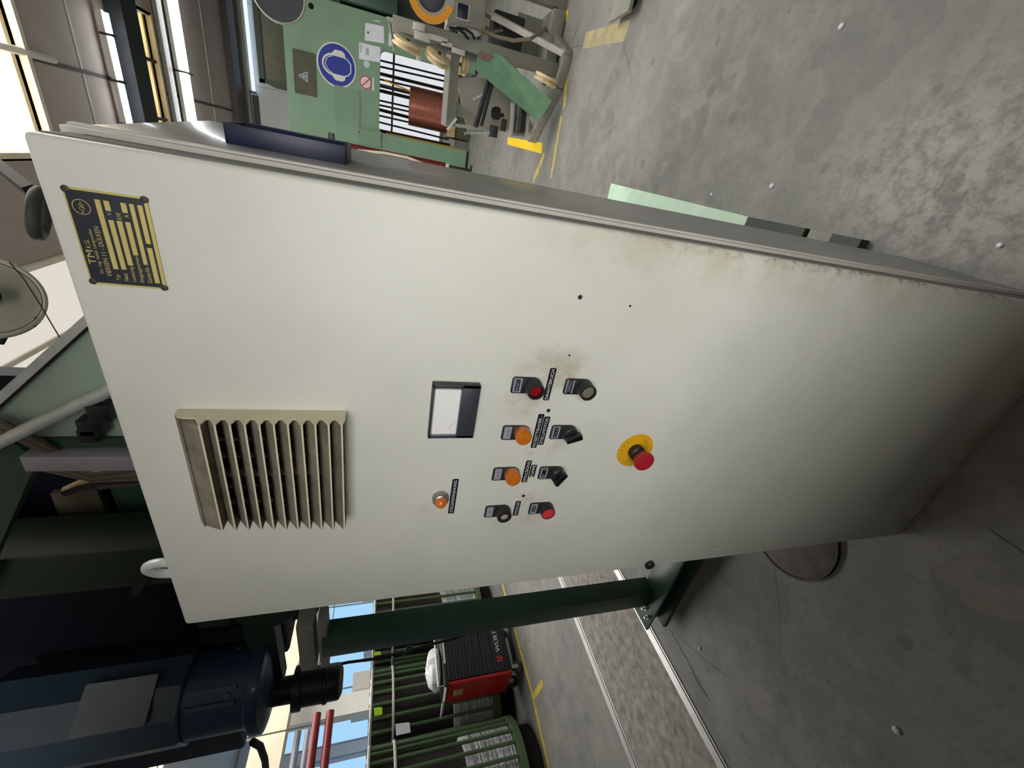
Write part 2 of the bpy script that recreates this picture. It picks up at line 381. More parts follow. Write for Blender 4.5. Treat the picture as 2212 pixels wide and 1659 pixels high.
def obj(name, mb, m, parent=None, smooth=True, bevel=0.0, seg=2):
    root = parent
    while root is not None and root.parent is not None: root = root.parent
    off = root.location if root is not None else V((0, 0, 0))
    me = bpy.data.meshes.new(name)
    me.from_pydata([tuple(p - off) for p in mb.v], [], mb.f)
    if bevel or True:
        bm = bmesh.new(); bm.from_mesh(me)
        bmesh.ops.recalc_face_normals(bm, faces=bm.faces)
        if bevel:
            bmesh.ops.bevel(bm, geom=[e for e in bm.edges if len(e.link_faces) == 2 and e.calc_face_angle(0) > 0.6], offset=bevel, segments=seg, profile=0.5, affect='EDGES')
        bm.to_mesh(me); bm.free()
    me.materials.append(M[m] if isinstance(m, str) else m)
    if smooth:
        me.polygons.foreach_set('use_smooth', [True] * len(me.polygons))
        me.set_sharp_from_angle(angle=math.radians(35))
    o = bpy.data.objects.new(name, me); COL.objects.link(o)
    if parent is not None: o.parent = parent
    return o
def tag(o, label=None, cat=None, group=None, kind=None):
    for k, v in (('label', label), ('category', cat), ('group', group), ('kind', kind)):
        if v: o[k] = v
    return o
def thing(name, loc, label, cat, group=None):
    o = bpy.data.objects.new(name, None); COL.objects.link(o); o.location = V(loc); o.empty_display_size = 0.1
    return tag(o, label, cat, group)
def struct(name, mb, m, parent=None, **kw):
    o = obj(name, mb, m, parent, **kw)
    if parent is None: o['kind'] = 'structure'
    return o
def dup(root, dloc, label=None, rotz=0.0):
    r = root.copy(); COL.objects.link(r); r.location = root.location + V(dloc); r.rotation_euler = (0, 0, rotz)
    if label: r['label'] = label
    for ch in list(root.children):
        c = ch.copy(); COL.objects.link(c); c.parent = r
        for g in list(ch.children):
            d = g.copy(); COL.objects.link(d); d.parent = c
    return r
UX, UY, UZ = V((1, 0, 0)), V((0, 1, 0)), V((0, 0, 1))

# ================================================================== THE HALL
H = 5.0
struct('floor', MB().box(-14.2, 8.2, -5.2, 12.4, -0.1, 0.0), 'floor', smooth=False)
# concrete strip between two sunk steel rails on the left
struct('trim_1', MB().box(-2.31, -1.53, -5.0, 12.0, 0.0, 0.003), 'strip', smooth=False)
for i, (xa, xb) in enumerate(((-2.40, -2.31), (-1.53, -1.46))):
    t = struct('trim_%d' % (i + 2), MB().box(xa, xb, -5.0, 12.0, 0.0, 0.006), 'rail', smooth=False)
    xm = xb - 0.03 if i == 0 else xb - 0.018
    obj('joint', MB().box(xm, xm + 0.008, -5.0, 12.0, 0.006, 0.0068), 'gap', t, smooth=False)

# ceiling, left open at the skylights
def slab_with_holes(x0, x1, y0, y1, z0, z1, holes):
    xs = sorted({x0, x1} | {h[0] for h in holes} | {h[1] for h in holes})
    ys = sorted({y0, y1} | {h[2] for h in holes} | {h[3] for h in holes})
    m = MB()
    for a, b in zip(xs, xs[1:]):
        for c, d in zip(ys, ys[1:]):
            if any(h[0] <= a and b <= h[1] and h[2] <= c and d <= h[3] for h in holes): continue
            m.box(a, b, c, d, z0, z1)
    return m
SKY = [(0.14, 5.2, 2.2, 5.42), (-6.0, 1.9, 7.74, 8.18), (-9.0, -3.3, 2.4, 6.6)]
ce = struct('ceiling', slab_with_holes(-14, 8, -5, 12.2, H, H + 0.12, SKY), 'ceil', smooth=False)
seam = MB()
for y in (-3.5, -1.2, 6.24, 8.6, 10.2): seam.box(-14, 8, y - 0.012, y + 0.012, H - 0.006, H)
obj('seam', seam, 'wheelb', ce, smooth=False)
sx = MB()
for x in (-13.0, -10.2, -7.4, -4.6, -1.82, 0.985, 3.79, 6.59):
    sx.box(x - 0.02, x + 0.02, 5.5, 7.5, H - 0.008, H); sx.box(x - 0.02, x + 0.02, 8.2, 12.1, H - 0.008, H)
obj('seam', sx, 'ceilseam', ce, smooth=False)
# skylights: shaft, ribbed edge and glowing glazing
for i, (x0, x1, y0, y1) in enumerate(SKY):
    z1 = H + (0.55, 0.5, 0.4)[i]
    w = MB()
    w.box(x0 - 0.04, x0, y0, y1, H, z1).box(x1, x1 + 0.04, y0, y1, H, z1)
    w.box(x0 - 0.04, x1 + 0.04, y1, y1 + 0.04, H, z1).box(x0 - 0.04, x1 + 0.04, y0 - 0.04, y0, H, z1)
    s = struct('window_%d' % (i + 1 if i < 2 else 6), w, 'shaftpale' if i == 0 else 'shaftwall', smooth=False)
    obj('glazing', MB().box(x0, x1, y0, y1, z1 - 0.02, z1), 'g_sky', s, smooth=False)
    for k in range(2):
        r = MB().box(x0 - 0.02, x1 + 0.02, y1 - 0.02 - 0.055 * k, y1 + 0.03 - 0.055 * k, H - 0.015 + 0.09 * k, H + 0.05 + 0.09 * k)
        r.box(x0 - 0.02, x0 + 0.03, y0, y1, H - 0.015 + 0.09 * k, H + 0.05 + 0.09 * k)
        obj('shaft_rib', r, 'shaftwall' if k else 'shaftpale', s, smooth=False)
    if i == 1:
        for xx in (1.36, 0.62, -0.3, -1.3):
            obj('glazing_bar', MB().box(xx - 0.02, xx + 0.02, y0, y1, H + 0.02, z1), 'beam', s, smooth=False)
        obj('glazing_bar', MB().box(x0, x1, y1 - 0.06, y1, H + 0.30, H + 0.33), 'lip', s, smooth=False)
    if i == 0:
        obj('glazing_bar', MB().tube([(1.02, 4.2, 5.42), (1.02, 4.9, 5.2), (1.02, 5.44, 5.0), (1.02, 5.75, 4.97)], 0.035), 'lip', s)
# walls
wb = struct('wall_back', MB().box(-14, 8, 12.2, 12.4, 0, H), 'wallw', smooth=False)
for i in range(15):
    x = -13.2 + i * 1.48
    obj('panel_joint', MB().box(x - 0.012, x + 0.012, 12.192, 12.2, 0, H), 'wheelb', wb, smooth=False)
f8 = MB().box(0.2, 5.2, 12.15, 12.2, 0.36, 0.42).box(0.2, 5.2, 12.15, 12.2, 2.1, 2.16)
for k in range(6): f8.box(0.2 + k * 0.985, 0.26 + k * 0.985, 12.15, 12.2, 0.4, 2.12)
w8 = struct('window_8', f8, 'lav', smooth=False)
for k in range(5): obj('pane', MB().box(0.26 + k * 0.985, 1.185 + k * 0.985, 12.185, 12.195, 0.42, 2.1), 'g_back', w8, smooth=False)
struct('wall_right', MB().box(8, 8.2, -5.2, 12.4, 0, H), 'walldim', smooth=False)
struct('wall_front', MB().box(-14, 8, -5.2, -5, 0, H), 'walldim', smooth=False)
fw = MB()
for k in range(6): fw.box(-1.03 + k * 1.2, -0.97 + k * 1.2, -5.0, -4.94, 1.3, 4.3)
for z in (1.3, 2.8, 4.3): fw.box(-1.03, 5.03, -5.0, -4.94, z - 0.03, z + 0.03)
f3 = struct('window_3', fw, 'lav', smooth=False)
for k in range(5):
    obj('pane', MB().box(-1 + k * 1.2, 0.2 + k * 1.2, -4.995, -4.98, 1.3, 4.3), 'g_front', f3, smooth=False)
wl = struct('wall_left', MB().box(-14.2, -14, -5.2, 12.4, 0, H), 'wallhall', smooth=False)
for y in (-3, -1, 4.95, 10.9):
    obj('pilaster', MB().box(-14, -13.85, y - 0.12, y + 0.12, 0, H), 'wallhall', wl, smooth=False)
pw = MB().box(-2.6, 0.32, -1.3, -1.15, 0, 3.0).box(2.7, 6.5, -1.3, -1.15, 0, 3.0).box(0.32, 2.7, -1.3, -1.15, 0, 1.14).box(0.32, 2.7, -1.3, -1.15, 2.2, 3.0)  # added unseen blocker, its opening shapes the light on the cabinet front
struct('wall_light_blocker', pw, 'blocker', smooth=False)
# hall glazing on the far left
for i, (y0, y1) in enumerate(((-0.6, 4.75), (5.15, 10.6))):
    fr = MB().box(-13.98, -13.9, y0, y1, 0.35, 0.42).box(-13.98, -13.9, y0, y1, 4.5, 4.56)
    nb = 4
    for k in range(nb + 1):
        y = y0 + (y1 - y0) * k / nb
        fr.box(-13.98, -13.93, y - 0.015, y + 0.015, 0.4, 4.5)
    for z in (1.75, 3.1): fr.box(-13.98, -13.94, y0, y1, z - 0.012, z + 0.012)
    wi = struct('window_%d' % (i + 4), fr, 'lav', smooth=False)
    for k in range(nb):
        a = y0 + (y1 - y0) * k / nb; b = y0 + (y1 - y0) * (k + 1) / nb
        obj('pane', MB().box(-13.995, -13.97, a, b, 0.4, 4.5), 'g_hall', wi, smooth=False)
# roof beams and trunking across the hall
struct('trim_4', MB().box(-14, 8, 6.95, 7.33, 4.80, 4.98), 'beamb', smooth=False)
struct('trim_5', MB().box(-14, 8, 8.27, 8.43, 4.93, 4.99), 'lip', smooth=False)
struct('trim_6', MB().box(-14, 8, 11.3, 11.72, 4.88, 5.0), 'beam', smooth=False)
struct('trim_7', MB().box(-14, 8, 12.08, 12.18, 4.83, 4.91), 'frame', smooth=False)
struct('trim_8', MB().box(-14, 1.4, 12.12, 12.18, 4.68, 4.80), 'beam', smooth=False)
rf = MB()
for k in range(4): rf.box(-3.10 + k * 0.75, -3.05 + k * 0.75, 1.6, 5.4, H - 0.05, H - 0.005)
r7 = struct('window_7', rf.box(-3.10, -0.80, 1.6, 1.64, H - 0.05, H - 0.005).box(-3.10, -0.80, 5.36, 5.4, H - 0.05, H - 0.005), 'wheelr', smooth=False)
for k in range(3): obj('roof_pane', MB().box(-3.05 + k * 0.75, -2.35 + k * 0.75, 1.64, 5.36, H - 0.03, H - 0.005), 'g_roof', r7, smooth=False)
# fluorescent battens
def batten(name, y, z, xs, label, w, r, m='g_tube'):
    t = thing(name, (sum(xs[:2]) / 2, y, z), label, 'ceiling light')
    obj('housing', MB().box(xs[-1], xs[0], y - w, y + w, z, z + 0.05), 'lip', t, smooth=False)
    for a, b in zip(xs, xs[1:]):
        obj('tube', MB().cyl((b + 0.02, y, z - r), (a - 0.02, y, z - r), r, n=10), m, t)
        obj('clip', MB().box(b - 0.012, b + 0.012, y - w - 0.03, y + w + 0.03, z - r * 2.2, z + 0.055), 'darksteel', t, smooth=False)
    return t
batten('fluorescent_light', 6.72, 4.90, [1.66] + [1.43 - 0.46 * k for k in range(9)], 'slim row of fluorescent tubes beside the dark roof beam', 0.025, 0.028)
batten('fluorescent_light', 8.74, 4.92, [2.8 - 1.46 * k for k in range(6)], 'broad bright row of fluorescent tubes between beam and back wall', 0.11, 0.05)
batten('fluorescent_light', 12.12, 4.78, [6.5, 4.9, 3.2, 1.46], 'bluish tube light high along the white back wall', 0.03, 0.035, 'g_blue')

# ------------------------------------------------------------------ marks on the floor
def floor_quad(name, pts, m, label, z=0.0, t=0.0015, cat='floor marking'):
    return tag(obj(name, MB().prism([(p.x, p.y, z) for p in pts], (0, 0, t)), m, smooth=False), label, cat)
def line(name, a, b, w, m, label):
    d = (b - a).normalized(); n = V((-d.y, d.x, 0)) * w / 2
    return floor_quad(name, [a + n, b + n, b - n, a - n], m, label)
floor_quad('floor_tape', [G(1097, 296), G(1172, 309), G(1170, 332), G(1096, 312)], 'floory', 'broad yellow tape on the floor left of the grey wire stand')
floor_quad('floor_tape', [G(1168, 55), G(1228, 21), G(1224, 45), G(1190, 65)], 'floory', 'broad yellow tape on the floor under the cable right of the wire stand')
line('floor_line', G(1228, 100), G(1219, 232), 0.07, 'lineold', 'worn yellow line on the floor in front of the grey wire stand')
line('floor_line', G(1213, 250), G(1190, 385), 0.06, 'lineold', 'worn yellow line running from the wire stand behind the cabinet')
line('floor_line', G(1176, 332), G(1152, 392), 0.08, 'lineold', 'short faded yellow line below the left yellow tape')
line('floor_line', G(1262, 88), G(1355, 66), 0.12, 'lineghost', 'faded wide yellow patch on the floor at the upper edge')
a, b, c = G(1082, 1250), G(1150, 1500), G(1190, 1680)
mk = MB()
for p, q in ((a, b), (b, c)):
    d = (q - p).normalized(); n = V((-d.y, d.x, 0)) * 0.035
    mk.prism([p + n, q + n, q - n, p - n], (0, 0, 0.0012))
tag(obj('floor_line', mk, 'linenew', smooth=False), 'bright yellow line along the floor in front of the wire coil baskets', 'floor marking')
line('floor_line', G(1152, 1508), G(1172, 1474), 0.06, 'linenew', 'short yellow dash branching off the line before the coil baskets')
p1, p2, p3 = G(1750, 1255), G(1817, 1190), G(1657, 1197)
A_ = Matrix(((p2.x - p1.x, p2.y - p1.y), (p3.x - p1.x, p3.y - p1.y))).inverted() @ V(((p2.x**2 + p2.y**2 - p1.x**2 - p1.y**2) / 2, (p3.x**2 + p3.y**2 - p1.x**2 - p1.y**2) / 2))
lc = V((A_[0], A_[1], 0)); lr = (lc - p1).length

lid = thing('manhole_lid', lc, 'round concrete filled manhole lid at the foot of the control cabinet', 'manhole lid')
obj('lid_plate', MB().lathe(lc, UZ, [(lr * .95, 0), (lr * .95, 0.012), (lr * .93, 0.014)], 48), 'lid', lid)
obj('lid_rim', MB().ring(lc, UZ, lr * .955, lr, 0.016, 48), 'darksteel', lid)
for (px, py, s, l) in ((1818, 57, .012, 'pale concrete chip on the open floor far right of the cabinet'), (1668, 402, .012, 'pale concrete chip beside the dark end of the mint base plate'), (1937, 1577, .013, 'pale concrete chip on the dark floor left of the manhole lid'), (1537, 420, .008, 'tiny pale concrete chip beside the mint base plate'), (2160, 530, .008, 'tiny pale concrete chip near the cabinet foot on its right'), (1512, 1400, .010, 'pale concrete chip near the green foot rail')):
    p = G(px, py)
    tag(obj('concrete_chip', MB().lathe(p, UZ, [(s * .6, 0), (s, s * .3), (s * .5, s * .7)], 6), 'wrap', smooth=False), l, 'concrete chip')
# ================================================================== CONTROL CABINET
TH = math.radians(3.9)
SD = V((math.sin(TH), math.cos(TH), 0)); SN = V((math.cos(TH), -math.sin(TH), 0))   # along / out of the right side
def side(s, off, z): return V((0.75, 0, 0)) + SD * s + SN * off + UZ * z
cab = thing('control_cabinet', (0.375, 0.23, 0), 'tall cream steel control cabinet with push buttons, louvred vent and grey side', 'control cabinet')
d = MB().box(0, 0.75, 0, 0.058, 0.004, 1.915)
door = obj('door', d, 'front', cab, bevel=0.006, seg=3)
door['label'] = 'cream front door with grime along its right edge'
eb = MB().box(0.7498, 0.7512, 0.012, 0.0575, 0.01, 1.908)  # strip over the door's side edge, its shade put into the colour
obj('door_edge_shade', eb, 'edge', cab, smooth=False)
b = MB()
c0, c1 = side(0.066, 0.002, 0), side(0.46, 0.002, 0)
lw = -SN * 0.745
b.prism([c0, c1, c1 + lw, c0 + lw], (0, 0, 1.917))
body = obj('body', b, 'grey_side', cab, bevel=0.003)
body['label'] = 'glossy grey cabinet side'
lp = MB()
for s0, o in ((0.064, 0.0), (0.077, 0.0022)):
    p0, p1 = side(s0, -0.02, 0), side(s0 + 0.011, -0.02, 0)
    q0, q1 = side(s0, 0.002 + o, 0), side(s0 + 0.011, 0.002 + o, 0)
    lp.prism([p0, p1, q1, q0], (0, 0, 1.920))
obj('edge_lip', lp, 'lip', cab, smooth=False)
g = MB(); p0, p1, q0, q1 = side(0.0575, -0.03, 0.02), side(0.066, -0.03, 0.02), side(0.0575, -0.003, 0.02), side(0.066, -0.003, 0.02)
g.prism([p0, p1, q1, q0], (0, 0, 1.88))
obj('door_seal', g, 'seal', cab, smooth=False)
# blue recessed grip on the grey side
def hp(s, off, z): return side(s, 0.002 + off, z)
hz0, hz1, hs0, hs1, hh = 1.655, 1.803, 0.165, 0.245, 0.0235
hd = MB()
hd.prism([hp(hs0, 0, hz0), hp(hs0, hh, hz0), hp(hs0 + 0.004, hh, hz0), hp(hs0 + 0.004, 0, hz0)], (0, 0, hz1 - hz0))
hd.prism([hp(hs1 - 0.004, 0, hz0), hp(hs1 - 0.004, hh, hz0), hp(hs1, hh, hz0), hp(hs1, 0, hz0)], (0, 0, hz1 - hz0))
for z in (hz0, hz1 - 0.005):
    hd.prism([hp(hs0, 0, z), hp(hs0, hh, z), hp(hs1, hh, z), hp(hs1, 0, z)], (0, 0, 0.005))
hnd = obj('grip', hd, 'handle_blue', cab, bevel=0.001)
dish = MB(); prev = None
pr = [(0.0, hh - 0.001), (0.012, hh * 0.5), (0.03, hh * 0.2), (0.05, hh * 0.35), (0.066, hh * 0.75), (0.072, hh - 0.001)]
dish.prism([hp(hs0 + 0.004 + s, o, hz0 + 0.005) for s, o in pr] + [hp(hs0 + 0.076, 0.0, hz0 + 0.005), hp(hs0 + 0.004, 0.0, hz0 + 0.005)], (0, 0, hz1 - hz0 - 0.01))
obj('grip_dish', dish, 'handle_blue', hnd)
ct = hp(0.36, 0.012, 1.697)
obj('latch', MB().obox(ct, SD * 0.006, SN * 0.013, UZ * 0.005), 'handle_blue', cab, bevel=0.001)
# lifting eye on the roof
le = MB().torus((-0.0 + 0.012, 0.115, 1.985), (0.35, 1, 0), 0.030, 0.0085, 28, 10).cyl((0.012, 0.115, 1.90), (0.012, 0.115, 1.957), 0.012)
obj('lifting_eye', le, 'shaft', cab)
# lock on the left edge, small screws and blind holes
obj('lock', MB().lathe((0.012, 0, 0.957), (0, -1, 0), [(0.0125, 0), (0.0125, 0.006), (0.0085, 0.009), (0.008, 0.005)], 24), 'darksteel', cab)
for (x, z, r) in ((0.457, 1.3296, .0035), (0.2649, 1.3361, .0033), (0.5602, 1.3179, .0018), (0.6533, 1.3252, .0035), (0.6481, 1.2387, .002)):
    obj('hole_plug', MB().lathe((x, 0, z), (0, -1, 0), [(r, -0.0005), (r, 0.0006), (r * .5, 0.0002)], 14), 'darksteel', cab)

# ---- louvred vent
vx0, vx1, vz0, vz1 = 0.252, 0.4525, 1.6445, 1.8465
vent = obj('vent', MB().box(vx0, vx1, -0.004, 0, vz0, vz1), 'cream', cab)
pit = 0.01655; pl, ps = 0.0355, 0.0215
zl = [1.8125 - i * pit for i in range(11)]                       # lip heights
zz = lambda zp: 1.592 + (zp - 1.592) * 0.932
zl = [zz(1.828 - i * 0.01768) for i in range(11)]
def zig(x, w, mname):
    poly = [V((x, 0, vz1)), V((x, -0.012, vz1)), V((x, -0.020, vz1 - 0.006))]
    for i, z in enumerate(zl):
        zt = z + (zl[0] - zl[1]) * (0.62)
        poly += [V((x, -ps, zt)), V((x, -pl, z + 0.0012)), V((x, -pl, z - 0.0006)), V((x, -ps - 0.002, z - 0.0035))]
    poly += [V((x, -0.02, vz0)), V((x, 0, vz0))]
    return MB().prism(poly, (w, 0, 0))
obj('side_wall', zig(vx1 - 0.002, 0.002, None), 'cream', vent, smooth=False)
xl = lambda i: 0.266 - 0.0018 * i
for i, z in enumerate(zl):
    x0, x1 = xl(i), vx1 - 0.002
    dz = zl[0] - zl[1]
    poly = [(x0, -pl, z - 0.0006), (x0, -pl, z + 0.0010), (x0, -0.0085, z + dz * 1.32), (x0, -0.007, z + dz * 1.28), (x0, -0.0335, z - 0.0006)]
    s = obj('louvre', MB().prism(poly, (x1 - x0, 0, 0)), 'slat', vent, smooth=False)
    e = MB().prism([(x0 - 0.0006, -pl, z - 0.001), (x0 - 0.0006, -pl, z + 0.001), (x0 - 0.0006, -ps, z + dz * .62), (x0 - 0.0006, -0.003, z + dz * .62), (x0 - 0.0006, -0.003, z - 0.001)], (0.0015, 0, 0))
    e.box(x0, x1, -pl - 0.0006, -pl + 0.0004, z - 0.0009, z + 0.0013)
    obj('louvre_lip', e, 'cream', vent, smooth=False)
tp = MB().prism([(xl(0) - .001, 0, vz1), (xl(0) - .001, -0.012, vz1), (xl(0) - .001, -0.026, vz1 - 0.009), (xl(0) - .001, -0.026, vz1 - 0.0105), (xl(0) - .001, -0.004, vz1 - 0.004)], (vx1 - xl(0), 0, 0))
obj('top_cap', tp, 'slat', vent)
obj('louvre', MB().prism([(xl(0), -pl, zl[0] - 0.0004), (xl(0), -pl, zl[0] + 0.0012), (xl(0), -0.0235, vz1 - 0.0085), (xl(0), -0.012, vz1 - 0.004), (xl(0), -0.004, zl[0])], (vx1 - 0.002 - xl(0), 0, 0)), 'slat', vent, smooth=False)
obj('dark_opening', MB().box(vx0 + 0.004, vx1 - 0.004, -0.0055, -0.004, vz0 + 0.006, vz1 - 0.006), 'void', vent, smooth=False)
for k, x in enumerate((0.296, 0.327, 0.3535, 0.382, 0.411)):
    obj('strut', MB().box(x - 0.0012, x + 0.0012, -0.0125, -0.0055, vz0 + 0.004, vz1 - 0.006), 'cream', vent, smooth=False)
obj('middle_strut', MB().prism([(0.353, -0.02, vz0 + .004), (0.36, -0.012, vz0 + .004), (0.353, -0.008, vz0 + .004)], (0, 0, vz1 - vz0 - 0.012)), 'slat', vent, smooth=False)

# ---- maker's plate
npx0, npx1, npz0, npz1 = 0.6115, 0.7070, 1.8292, 1.8965
npl = obj('nameplate', MB().box(npx0, npx1, -0.0012, 0, npz0, npz1), 'gold', cab, smooth=False)
obj('dark_field', MB().box(npx0 + 0.0022, npx1 - 0.002, -0.00155, -0.0011, npz0 + 0.0032, npz1 - 0.0018), 'plate_dark', npl, smooth=False)
fy = -0.00165
fl = MB()
for (x0, x1, z0, z1) in ((0.6300, 0.6988, 1.8684, 1.8728), (0.6893, 0.6987, 1.8613, 1.8658), (0.6303, 0.6806, 1.8615, 1.8658), (0.6355, 0.6806, 1.8546, 1.8591), (0.6894, 0.6988, 1.8476, 1.8522), (0.6471, 0.6805, 1.8479, 1.8521), (0.6379, 0.6988, 1.8413, 1.8450), (0.6607, 0.6987, 1.8342, 1.8383), (0.6185, 0.6564, 1.8342, 1.8386)):
    fl.box(x0, x1, fy, -0.0015, z0, z1)
obj('blank_field', fl, 'gold', npl, smooth=False)
tx = MB(); ty = -0.0016
for (t, x0, x1, z0, z1, it) in (('TM', 0.6330, 0.6475, 1.8862, 1.8922, 0), ('K.G.', 0.6497, 0.6585, 1.8868, 1.8908, 0), ('Dr. Ing. habil. Langweiler', 0.6240, 0.6695, 1.8816, 1.8850, 0), ('VIERSEN 11 - DÜLKEN', 0.6213, 0.6722, 1.8756, 1.8806, 0),
        ('V', 0.6850, 0.6880, 1.8616, 1.8652, 0), ('KW', 0.6822, 0.6888, 1.8540, 1.8580, 0), ('A', 0.6848, 0.6877, 1.8478, 1.8513, 0), ('Typ', 0.6180, 0.6245, 1.8682, 1.8727, 0), ('Netz', 0.6180, 0.6262, 1.8618, 1.8656, 0), ('Leistung', 0.6180, 0.6342, 1.8543, 1.8588, 0), ('Eingangsstrom', 0.6182, 0.6456, 1.8474, 1.8518, 0), ('Gerät-Nr.', 0.6182, 0.6362, 1.8410, 1.8450, 0)):
    tx.text(t, ((x0 + x1) / 2, ty, (z0 + z1) / 2), UX, UZ, x1 - x0, z1 - z0, 0.0001, it)
obj('lettering', tx, 'gold', npl, smooth=False)
em = MB().ring((0.6897, -0.00152, 1.8848), (0, -1, 0), 0.0066, 0.0072, 0.0003, 40)
pts = [(0.6838, 1.8848), (0.6862, 1.8848)]
for k in range(13): a = math.pi - k * math.pi / 6; pts.append((0.6882 + 0.0016 * math.cos(a), 1.8848 + 0.0020 * math.sin(a)))
em.tube([(x, -0.0017, z) for x, z in pts], 0.00022, 6)
em.tube([(0.6882 + 0.0004 + 0.0001 * k, -0.0017, 1.8836 + 0.0024 * math.sin(k * .5) * .3) for k in range(12)], 0.0002, 6)
em.tube([(0.6914 + 0.0014 * math.cos(k * math.pi / 7), -0.0017, 1.8848 + 0.0018 * math.sin(k * math.pi / 7)) for k in range(15)], 0.00022, 6)
em.tube([(0.6898, -0.0017, 1.8848), (0.6955, -0.0017, 1.8848)], 0.0002, 6)
em.cyl((0.6848, -0.0019, 1.8848), (0.6848, -0.0015, 1.8848), 0.0007)
obj('maker_emblem', em, 'gold', npl)
for (x, z) in ((0.6142, 1.8942), (0.7048, 1.8938), (0.7048, 1.8315), (0.6138, 1.8315)):
    obj('rivet', MB().lathe((x, -0.0011, z), (0, -1, 0), [(0.0034, 0), (0.0031, 0.0009), (0.0014, 0.0014), (0.0006, 0.0012)], 16), 'darksteel', npl)

# ---- panel meter
mt = obj('panel_meter', MB().box(0.4105, 0.5065, -0.011, 0, 1.4545, 1.5265), 'meterdark', cab, bevel=0.0012)
mx = MB()
obj('dial_window', MB().box(0.4185, 0.4985, -0.0118, -0.0108, 1.4840, 1.5215), 'meterwhite', mt, smooth=False)
wf = MB()
for (x0, x1, z0, z1) in ((0.4160, 0.5010, 1.5215, 1.5232), (0.4160, 0.5010, 1.4826, 1.4842), (0.4160, 0.4182, 1.4826, 1.5232), (0.4990, 0.5010, 1.4826, 1.5232)):
    wf.box(x0, x1, -0.0124, -0.0108, z0, z1)
obj('window_frame', wf, 'silver', mt, smooth=False)
obj('housing_rim', MB().box(0.4105, 0.4155, -0.0128, -0.0105, 1.4545, 1.5265).box(0.5015, 0.5065, -0.0128, -0.0105, 1.4545, 1.5265).box(0.4105, 0.5065, -0.0128, -0.0105, 1.5235, 1.5265).box(0.4105, 0.5065, -0.0128, -0.0105, 1.4545, 1.4822), 'meterdark', mt, bevel=0.0006)
obj('pointer', MB().bar((0.427, -0.01195, 1.497), (0.446, -0.01195, 1.4848), 0.0006, 0.0002, up=(0, -1, 0)), 'box', mt, smooth=False)

# ---- push buttons, lamps and switches
def legend(name, xc, zt):
    r = 0.0148; zb = zt - 0.035
    pts = [V((xc - r, 0, zt - 0.003)), V((xc - r + .003, 0, zt)), V((xc + r - .003, 0, zt)), V((xc + r, 0, zt - 0.003))]
    pts += [V((xc + r * math.cos(a), 0, zb + r * math.sin(a))) for a in [-k * math.pi / 16 for k in range(17)]]
    o = obj(name, MB().prism(pts, (0, -0.0022, 0)), 'black', cab, bevel=0.0006)
    return o, zb
def lplate(o, xc, zt, txt, style):
    zc = zt - 0.0098; ax, up = UX, UZ
    if style == 'plain':
        obj('label_plate', MB().rrect((xc, -0.0022, zc), ax, up, 0.0245, 0.0128, 0.0012, 0.0003), 'silver', o, smooth=False)
        if txt: obj('lettering', MB().text(txt, (xc, -0.0026, zc - .001), ax, up, None, 0.0036, 0.0001), 'meterdark', o, smooth=False)
        return
    obj('label_plate', MB().rrect((xc, -0.0022, zc), ax, up, 0.0252, 0.0132, 0.0016, 0.0003), 'silver', o, smooth=False)
    h, w = (0.0078, 0.0214) if style == 'frame' else (0.0076, 0.0165)
    if style == 'wide': h, w = 0.0086, 0.026
    obj('label_field', MB().rrect((xc, -0.0024, zc), ax, up, w, h, 0.0012, 0.0003), 'tape', o, smooth=False)
    obj('lettering', MB().text(txt, (xc, -0.0028, zc), ax, up, w * 0.84, h * 0.62, 0.0001), 'silver', o, smooth=False)
def push(name, xc, zt, txt, style, col, dep, rim, rc, lab):
    o, zb = legend(name, xc, zt); o['label'] = lab
    lplate(o, xc, zt, txt, style)
    c = V((xc, -0.0022, zb)); ax = V((0, -1, 0))
    obj('bezel', MB().lathe(c, ax, [(0.0148, 0), (0.0148, 0.004), (0.0142, 0.005), (0.0140, dep - 0.001), (0.0134, dep), (rc + 0.0008, dep), (rc + 0.0006, dep - rim)], 32, cap1=False), 'black', o)
    obj('button_cap', MB().lathe(c + ax * (dep - rim - 0.004), ax, [(rc, 0), (rc, 0.0032), (rc * .8, 0.0042), (rc * .45, 0.0038)], 28), col, o)
push('push_button', 0.5044, 1.4037, 'RESET', 'frame', 'reddark', 0.0215, 0.0045, 0.0098, 'push button with dark red lens')
push('push_button', 0.5050, 1.3132, 'TIPPEN', 'wide', 'greylens', 0.0215, 0.0035, 0.0108, 'push button with clear grey lens')
push('push_button', 0.2306, 1.4069, 'EIN', 'plain', 'beige', 0.0165, 0.0015, 0.0072, 'push button with small beige cap')
push('push_button', 0.2308, 1.3182, 'AUS', 'small', 'red', 0.0165, 0.0003, 0.0122, 'push button with red cap')
def lamp(xc, zt, lab):
    o, zb = legend('indicator_lamp', xc, zt); o['label'] = lab
    lplate(o, xc, zt, 'Betrieb', 'plain')
    c = V((xc, -0.0022, zb)); ax = V((0, -1, 0))
    obj('lens', MB().lathe(c, ax, [(0.0140, 0), (0.0142, 0.008), (0.0138, 0.0155), (0.0125, 0.0178), (0.0085, 0.0186), (0.004, 0.0182)], 32), 'amber', o)
lamp(0.4127, 1.4041, 'amber indicator lamp above the three position switch')
lamp(0.3225, 1.4060, 'amber indicator lamp above the two position switch')
